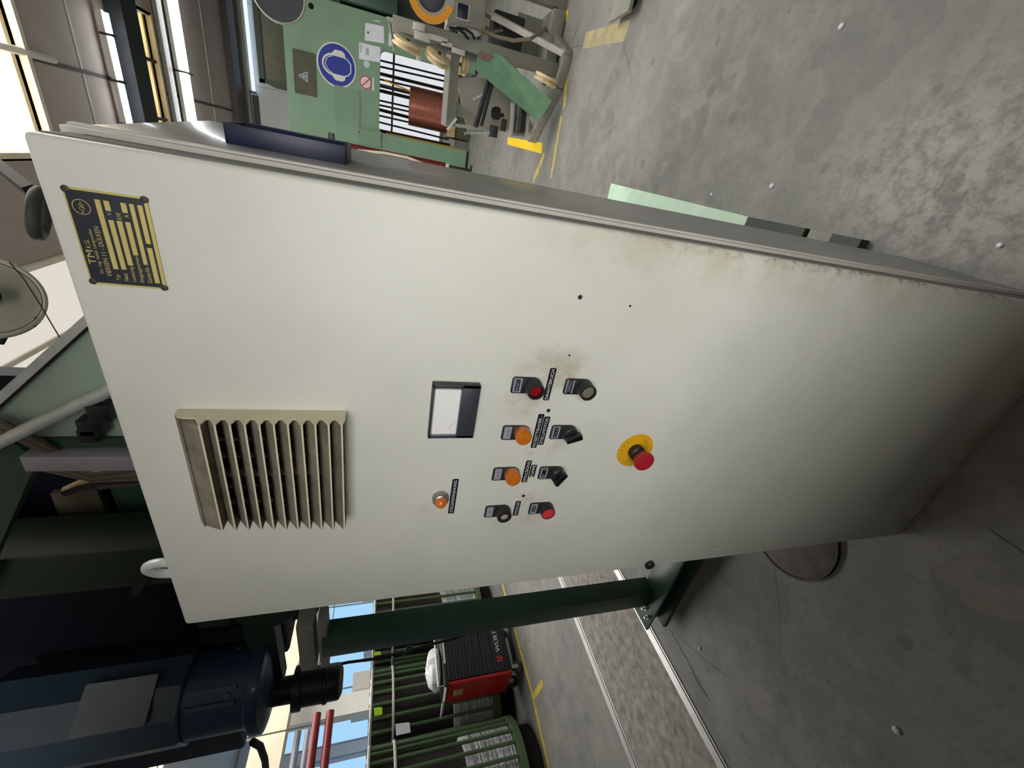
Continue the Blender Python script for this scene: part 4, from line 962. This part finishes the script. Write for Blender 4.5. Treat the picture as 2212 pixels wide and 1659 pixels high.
hnd_ = MB().obox(c + V((0, -0.0055, -0.030)), V((0.034, 0, 0.0)), V((0, 0.001, 0)), V((0, 0, 0.010))).lathe(c + V((0.0, -0.005, 0.008)), (0, -1, 0), [(0.020, 0), (0.020, 0.002)], 16)
obj('warning_symbol', hnd_, 'silver', dp, smooth=False)
# ear protection sign
sl, sr = Yp(728, 189, y), Yp(727, 92, y); st, sb = Yp(683, 140, y), Yp(770, 141, y)
sc_ = (sl + sr) / 2; R_ = (sr.x - sl.x) / 2
sg = obj('ear_protection_sign', MB().lathe(sc_, (0, -1, 0), [(R_, 0), (R_, 0.008)], 64), 'white', gm)
obj('blue_field', MB().lathe(sc_ + V((0, -0.008, 0)), (0, -1, 0), [(R_ * .93, 0), (R_ * .93, 0.003)], 64), 'signblue', sg)
q = sc_ + V((0, -0.0125, 0)); k = R_
hd_ = MB()
def P2(a, b): return q + V((a * k, 0, b * k))
def stroke(m, pts, w):
    for p0, p1 in zip(pts, pts[1:]): m.bar(P2(*p0), P2(*p1), w * k, 0.003, up=(0, 1, 0))
crown = [(0.46 * math.cos(math.radians(a)), 0.14 + 0.56 * math.sin(math.radians(a))) for a in range(0, 181, 15)]
stroke(hd_, crown, 0.09)
stroke(hd_, [(0.38 * math.cos(math.radians(a)), 0.14 + 0.42 * math.sin(math.radians(a))) for a in range(10, 171, 16)], 0.035)
stroke(hd_, [(-0.44, -0.30), (-0.36, -0.56), (-0.18, -0.72), (0.18, -0.72), (0.36, -0.56), (0.44, -0.30)], 0.05)
for s in (-1, 1):
    hd_.prism([P2(s * 0.40, 0.22), P2(s * 0.56, 0.20), P2(s * 0.68, 0.06), P2(s * 0.68, -0.28), P2(s * 0.58, -0.42), P2(s * 0.40, -0.44)], (0, -0.003, 0))
obj('earmuff_symbol', hd_, 'white', sg, smooth=False)
# no smoking style prohibition sign
pc = Yp(790, 178, y - 0.001); r_ = 0.115
ps = obj('prohibition_sign', MB().lathe(pc, (0, -1, 0), [(r_, 0), (r_, 0.004)], 40), 'white', gm)
ri = MB().ring(pc + V((0, -0.004, 0)), (0, -1, 0), r_ * .78, r_ * .98, 0.003, 40)
ri.bar(pc + V((-r_ * .6, -0.006, r_ * .6)), pc + V((r_ * .6, -0.006, -r_ * .6)), 0.02, 0.003, up=(0, 1, 0))
obj('red_ring', ri, 'signred', ps, smooth=False)
obj('symbol', MB().ring(pc + V((0, -0.004, 0.01)), (0, -1, 0), r_ * .3, r_ * .38, 0.0015, 24).bar(pc + V((0, -0.005, -0.06)), pc + V((0.02, -0.005, 0.0)), 0.012, 0.002, up=(0, 1, 0)), 'silver', ps, smooth=False)
obj('sticker_strip', MB().box(pc.x - 0.1, pc.x + 0.1, y - 0.003, y, pc.z - r_ - 0.035, pc.z - r_ - 0.008), 'wrap', gm, smooth=False)
def sheet(pts, m='paper', parent=gm, nm='paper_notice', yy=None): return obj(nm, MB().prism([Yp(a, b, (yy or y) - 0.006) for a, b in pts], (0, 0.003, 0)), m, parent, smooth=False)
s1 = sheet([(789, 49), (829, 57), (830, 94), (788, 87)]); obj('punch_hole', MB().cyl(Yp(795, 70, y - .0065), Yp(795, 70, y - .012), 0.016, n=12), 'black', s1)
s2 = sheet([(776, 91), (822, 102), (821, 135), (775, 127)])
obj('printed_text', MB().prism([Yp(a, b, y - .0075) for a, b in ((779, 95), (782, 95), (781, 113), (778, 113))], (0, .001, 0)).prism([Yp(a, b, y - .0075) for a, b in ((790, 103), (797, 105), (797, 120), (790, 118))], (0, .001, 0)), 'silver', s2, smooth=False)
sheet([(840, 71), (850, 71), (851, 98), (839, 100)])
sheet([(808, 43), (822, 46), (822, 48), (808, 45)], 'white', nm='small_notice')
obj('round_sticker', MB().lathe(Yp(792, 139, y - .001), (0, -1, 0), [(0.055, 0), (0.055, 0.003)], 24), 'wallhall', gm)
obj('plate_hole', MB().lathe(Yp(672, 13, y - .001), (0, -1, 0), [(0.045, 0), (0.045, 0.004)], 20), 'void', gm)
for a, b in ((776, 285), (824, 296), (775, 313), (825, 317)):
    obj('hatch_bolt', MB().lathe(Yp(a, b, y - .03), (0, -1, 0), [(0.014, 0), (0.012, 0.008)], 6), 'darksteel', gm)
# bay: white back, black rods, copper coil on boards
obj('bay_frame', MB().box(1.05, 2.7, 10.2, 10.26, 1.92, 1.97).box(1.05, 2.7, 10.2, 10.26, 1.62, 1.66).box(1.05, 1.10, 10.2, 10.26, 0.3, 1.97), 'black', gm, smooth=False)
for i in range(13):
    x = 1.18 + i * 0.118 + random.uniform(-.02, .02)
    obj('bay_rod', MB().cyl((x, 10.25 + 0.3 * (i % 2), 0.35), (x + random.uniform(-.05, .05), 10.25 + 0.3 * (i % 2), 2.0), 0.018 if i % 3 else 0.032, n=8), 'black', gm)
for a, b in (((828, 172), (905, 205)), ((835, 288), (1008, 325))):
    obj('yellow_rod', MB().cyl(Yp(*a, gy + .2), Yp(*b, gy + .2), 0.014, n=8), 'yellow', gm)
ctop, cbot = Yp(884, 228, 9.95), Yp(968, 232, 9.95)
cu = thing('copper_wire_coil', (ctop.x, 9.95, cbot.z), 'shiny copper wire coil standing in the bay of the green machine', 'wire coil')
rc_ = 0.36; hh_ = ctop.z - cbot.z
pf = []
for i in range(31): pf.append((rc_ - 0.006 * (i % 2), hh_ * i / 30))
pf += [(0.2, hh_), (0.2, 0)]
obj('winding', MB().lathe((ctop.x, 9.95, cbot.z), UZ, pf, 40, False, False), 'copper', cu)
pal = thing('wooden_pallet', (ctop.x, 9.95, 0), 'pale wooden board stack carrying the copper coil in the green machine', 'pallet')
for i in range(4):
    obj('board', MB().box(ctop.x - 0.42 + i * 0.215, ctop.x - 0.42 + i * 0.215 + 0.2, 9.56, 10.34, cbot.z - 0.15, cbot.z - 0.003), 'wood', pal, bevel=0.005)
for yb in (9.6, 10.2): obj('bearer', MB().box(ctop.x - 0.42, ctop.x + 0.42, yb, yb + 0.1, 0, cbot.z - 0.15), 'olive', pal, smooth=False)
# red pipe and pale cable in front of the left leg
pts = [Yp(690, 303, 9.0), Yp(760, 319, 9.0), Yp(830, 333, 9.0), Yp(900, 348, 9.0), Yp(962, 358, 9.0)]
rp_ = thing('red_hose_pipe', (pts[-1].x, 9.0, 0), 'red vertical pipe with pale hose before the green machine leg', 'pipe')
top, bot = V((0.62, 9.0, 3.0)), V((pts[-1].x, 9.0, pts[-1].z))
obj('pipe_run', MB().cyl(bot, pts[0], 0.055, n=14), 'pipered', rp_)
obj('end_nut', MB().lathe(bot - UZ * 0.07, UZ, [(0.06, 0), (0.065, 0.02), (0.065, 0.06), (0.05, 0.07)], 8), 'wrap', rp_)
obj('stand', MB().cyl((bot.x, 9.0, 0), bot - UZ * 0.07, 0.03, n=10).box(bot.x - .1, bot.x + .1, 8.9, 9.1, 0, 0.02), 'xgreen', rp_)
obj('pale_hose', MB().tube([Yp(745, 330, 8.9), Yp(775, 325, 8.9), Yp(830, 330, 8.9), Yp(880, 340, 8.9), Yp(915, 354, 8.9)], 0.024, 8), 'wheelr', rp_)

# ================================================================== GREY WIRE STAND IN FRONT OF IT
wy = 4.2
ws = thing('wire_stand', (1.6, 4.4, 0), 'grey steel wire guide stand with cream pulleys and orange taped wheel', 'wire stand')
Q = lambda px, py, y=wy: Yp(px, py, y)
b1, b2, b3 = G(1236, 122), G(1216, 190), G(1158, 303)
fr_ = MB()
for p0, p1 in ((b1, b2), (b2, b3)):
    fr_.bar(p0 + UZ * 0.045, p1 + UZ * 0.045, 0.07, 0.09)
obj('base_frame', fr_, 'frame', ws, bevel=0.004)
back = V((0.35, 0.75, 0))
obj('base_frame', MB().bar(b3 + UZ * .045, b3 + back * .6 + UZ * .045, 0.07, 0.09).bar(b1 + UZ * .045, b1 + back + UZ * .045, 0.07, 0.09), 'frame', ws, bevel=0.004)
obj('main_post', MB().bar(Q(848, 50), Q(1218, 158), 0.105, 0.09, up=(0, 1, 0)), 'frame', ws, bevel=0.004)
obj('side_post', MB().bar(Q(872, 84, 4.3), Q(1070, 136, 4.3), 0.07, 0.07, up=(0, 1, 0)), 'frame', ws, bevel=0.003)
obj('diagonal_brace', MB().bar(Q(1042, 22, 4.5), G(1234, 122) + UZ * .05, 0.05, 0.05), 'framel', ws, bevel=0.003)
obj('cross_bar', MB().bar(Q(980, 112), Q(970, 272), 0.05, 0.115, up=(0, 0, 1)), 'frame', ws, bevel=0.003)
obj('cross_edge', MB().bar(Q(969, 118, 4.16), Q(958, 270, 4.16), 0.012, 0.045), 'framel', ws, smooth=False)
obj('thin_leg', MB().bar(Q(960, 268), V((b3.x + .03, wy + .15, 0.09)), 0.028, 0.028), 'framel', ws, smooth=False)
lk = MB().bar(Q(966, 280, 4.15), Q(986, 256, 4.15), 0.02, 0.02)
obj('bracket_link', lk, 'shaft', ws, smooth=False)
for (a, b_, w_) in (((1060, 160), (1027, 274), 0.05), ((1050 + 14, 180), (1040, 272), 0.03)):
    obj('guide_rod', MB().cyl(Q(*a), Q(*b_), w_ * .5, n=10), 'darksteel', ws)
obj('gusset', MB().prism([Q(985, 218), Q(1026, 248), Q(1026, 262), Q(985, 250)], (0, 0.02, 0)), 'frame', ws, smooth=False)
obj('guide_sheet', MB().prism([Q(985, 168, 4.5), Q(1120, 168, 4.5), Q(1118, 285, 4.5), Q(1010, 285, 4.5)], (0, 0.015, 0)), 'box', ws, smooth=False)
rl = obj('roller_cradle', MB().prism([Q(1110, 222), Q(1141, 226), Q(1136, 296), Q(1106, 292)], (0, 0.12, 0)), 'box', ws, smooth=False)
obj('roller', MB().cyl(Q(1126, 228, 4.16), Q(1121, 286, 4.16), 0.055, n=16), 'darksteel', rl)
obj('roller_bar', MB().bar(Q(1108, 222, 4.15), Q(1103, 292, 4.15), 0.02, 0.03).bar(Q(1142, 224, 4.15), Q(1137, 296, 4.15), 0.02, 0.03), 'framel', rl, smooth=False)
obj('knob', MB().cyl(Q(1072, 240, 4.14), Q(1072, 250, 4.10), 0.05, n=14).cyl(Q(1076, 246, 4.12), Q(1088, 250, 4.12), 0.018, n=10), 'blackg', ws)
for (a, b_) in (((1060, 288), (1002, 288)), ((1022, 214), (1052, 200))):
    obj('spring', MB().tube([Q(*a) + (Q(*b_) - Q(*a)) * (i / 40) + V((0.012 * math.cos(i * 1.9), 0.012 * math.sin(i * 1.9), 0.0)) for i in range(41)], 0.004, 5), 'shaft', ws)
obj('clamp', MB().obox(Q(1088, 270), V((0.05, 0, 0)), V((0, 0.03, 0)), V((0, 0, 0.025))).obox(Q(1066, 284), V((0.05, 0, 0)), V((0, 0.03, 0)), V((0, 0, 0.04))), 'darksteel', ws, bevel=0.004)
# sloping green board leaning in the frame
gb = obj('green_board', MB().prism([Q(1026, 150, 4.12), Q(1036, 110, 4.14), Q(1078, 116, 4.12), Q(1192, 218, 4.0), Q(1163, 264, 4.02)], (0.01, 0.03, 0)), 'board', ws, smooth=False)
gb['label'] = 'sloping scuffed green board'
obj('rust_patch', MB().prism([Q(1036, 112, 4.135), Q(1062, 116, 4.125), Q(1064, 122, 4.12), Q(1052, 132, 4.12), Q(1040, 128, 4.13), Q(1033, 124, 4.135)], (0, -0.004, 0)), 'rust', gb, smooth=False)
# cream pulleys
def pulley(p, r, ax, tilt, nm='pulley'):
    ax = V(ax).normalized()
    o = obj(nm, MB().lathe(p - ax * 0.032, ax, [(r * .9, 0), (r, 0.008), (r * .97, 0.02), (r * .8, 0.032), (r * .97, 0.044), (r, 0.056), (r * .9, 0.064)], 36), 'creamw', ws)
    obj('pulley_hub', MB().cyl(p - ax * 0.045, p + ax * 0.045, 0.016, n=12), 'darksteel', o)
pulley(Q(879, 97, 4.12), 0.125, (1, -0.30, -0.22), 0)
pulley(Q(946, 125, 4.12), 0.115, (1, -0.55, -0.30), 0)
pulley(Q(1179, 172, 3.98), 0.115, (1, -0.22, -0.18), 0)
pulley(Q(1001, 143, 4.25), 0.075, (0.1, -0.3, 1), 0)
for (px, py, a_, b_, c_) in ((912, 80, .03, .02, .07), (905, 60, .025, .03, .05), (905, 118, .04, .03, .02), (965, 96, .015, .015, .05), (945, 84, .02, .015, .09), (990, 112, .02, .02, .06)):
    p = Q(px, py, 4.14); obj('bracket', MB().obox(p, V((a_, 0, 0)), V((0, b_, 0)), V((0, 0, c_))), 'framel', ws, bevel=0.003)
obj('upright_rod', MB().cyl(Q(842, 52, 4.3), Q(852, 110, 4.3), 0.012, n=8).bar(Q(835, 40, 4.35), Q(905, 62, 4.35), 0.03, 0.03), 'steel', ws)
# control box with blue knob
cbx = obj('control_box', MB().prism([Q(978, -60, 4.25), Q(1052, -40, 4.25), Q(1046, 66, 4.25), Q(985, 50, 4.25), Q(965, 52, 4.25)], (0, 0.25, 0)), 'box', ws, bevel=0.01)
p = Q(999, 26, 4.24)
obj('knob_plate', MB().box(p.x - 0.06, p.x + 0.055, p.y - 0.02, p.y, p.z - 0.06, p.z + 0.05), 'white', cbx, bevel=0.003)
obj('blue_knob', MB().box(p.x - 0.05, p.x + 0.045, p.y - 0.05, p.y - 0.02, p.z - 0.045, p.z + 0.05), 'handle_blue', cbx, bevel=0.004)
jb = obj('junction_box', MB().prism([Q(995, 60, 4.2), Q(1030, 66, 4.2), Q(1036, 76, 4.2), Q(1020, 86, 4.2), Q(990, 76, 4.2)], (0, 0.08, 0)), 'framel', ws, bevel=0.004)
for k_ in range(2):
    obj('cable', MB().tube([Q(970 + k_ * 16, 60, 4.14), Q(990 + k_ * 16, 63, 4.12), Q(1003 + k_ * 16, 72, 4.12), Q(1012 + k_ * 14, 84, 4.14)], 0.011, 8), 'cable_b', ws)
obj('cable', MB().tube([Q(1040, 66, 4.2), Q(1075, 80, 4.15), Q(1110, 88, 4.1), Q(1145, 84, 4.05), Q(1168, 70, 4.1), G(1186, 57) + UZ * 0.01], 0.016, 8), 'cable', ws)
obj('cable', MB().tube([Q(1045, 30, 4.4), Q(1075, 45, 4.5), Q(1085, 65, 4.5), Q(1060, 70, 4.5), Q(1050, 60, 4.45)], 0.016, 8), 'cable', ws)
obj('motor_block', MB().obox(Q(1090, 90, 4.65), V((0.20, 0, 0)), V((0, 0.12, 0)), V((0, 0, 0.16))), 'black', ws, bevel=0.02)
obj('lower_plate', MB().obox(Q(1185, 92, 4.6), V((0.22, 0, 0)), V((0, 0.2, 0)), V((0, 0, 0.06))), 'frame', ws, bevel=0.006)
obj('lower_plate', MB().obox(Q(1150, 92, 4.75), V((0.2, 0, 0)), V((0, 0.02, 0)), V((0, 0, 0.2))), 'frame', ws, smooth=False)
# wheel with orange tape on its rim
oc = Q(932, -12, 4.12); orr = (Q(932, 53, 4.12) - oc).length
oax = V((-0.08, -1, 0.05)).normalized()
ow = obj('taped_wheel', MB().ring(oc, oax, orr * .60, orr * .985, 0.03, 64), 'box', ws)
obj('wheel_face', MB().lathe(oc, oax, [(orr * .61, 0.002), (orr * .60, 0.014), (orr * .5, 0.02), (orr * .3, 0.022)], 48), 'meterdark', ow)
ta, tb_ = MB().ringframe(oax); tp2 = MB(); n = 30
u_ = V((-1, 0, 0)) - oax * V((-1, 0, 0)).dot(oax); u_.normalize(); v_ = oax.cross(u_)
for i in range(n):
    for (r0, h0) in (): pass
a0, a1 = math.radians(-78), math.radians(74)
inner, outer = [], []
for i in range(n + 1):
    a = a0 + (a1 - a0) * i / n; d_ = u_ * math.cos(a) + v_ * math.sin(a)
    inner.append(oc + oax * 0.031 + d_ * orr * .71); outer.append(oc + oax * 0.031 + d_ * orr * 1.0)
for i in range(n): tp2.prism([inner[i], inner[i + 1], outer[i + 1], outer[i]], oax * 0.003)
obj('orange_tape', tp2, 'orange', ow, smooth=False)
obj('wheel_bracket', MB().bar(oc - oax * 0.02, oc + V((0.25, 0.2, -0.1)), 0.06, 0.06), 'frame', ws, smooth=False)
# upper grey wheel on the mast
uc = Q(602, -14, 4.15); ur = (Q(602, 52, 4.15) - uc).length
uax = V((-0.05, -1, -0.1)).normalized()
uw = obj('upper_wheel', MB().lathe(uc, uax, [(ur * .98, 0), (ur, 0.01), (ur, 0.05), (ur * .96, 0.058), (ur * .93, 0.05)], 64, cap1=False), 'box', ws)
obj('wheel_face', MB().lathe(uc, uax, [(ur * .935, 0.044), (ur * .88, 0.03), (ur * .5, 0.02), (ur * .15, 0.03)], 56), 'meterdark', uw)
obj('mast', MB().box(2.32, 2.42, 4.45, 4.55, 0.0, 2.95), 'frame', ws, bevel=0.004)
obj('mast_arm', MB().bar(V((2.37, 4.5, 2.55)), uc - uax * 0.01, 0.05, 0.06).bar(V((2.37, 4.5, 1.2)), oc + V((0.2, 0.2, -0.1)), 0.05, 0.06).bar(V((2.37, 4.5, 0.9)), Q(1010, -20, 4.4), 0.05, 0.06), 'frame', ws, smooth=False)
obj('mast_foot', MB().bar(V((2.37, 4.5, 0.04)), b1 + back * .6 + UZ * .04, 0.08, 0.08), 'frame', ws, smooth=False)
# foot of another machine at the upper photo edge
f0 = G(1372, 8); f1 = G(1440, -10)
ft = thing('machine_foot', (f0.x, f0.y, 0), 'grey levelling foot standing on a rust stain at the upper photo edge', 'machine foot')
obj('foot_pad', MB().lathe(f0, UZ, [(0.03, 0), (0.03, 0.012), (0.012, 0.02), (0.012, 0.08)], 16), 'black', ft)
obj('foot_plate', MB().box(f0.x - 0.08, f0.x + 0.35, f0.y - 0.1, f0.y + 0.2, 0.06, 0.085), 'frame', ft, smooth=False)
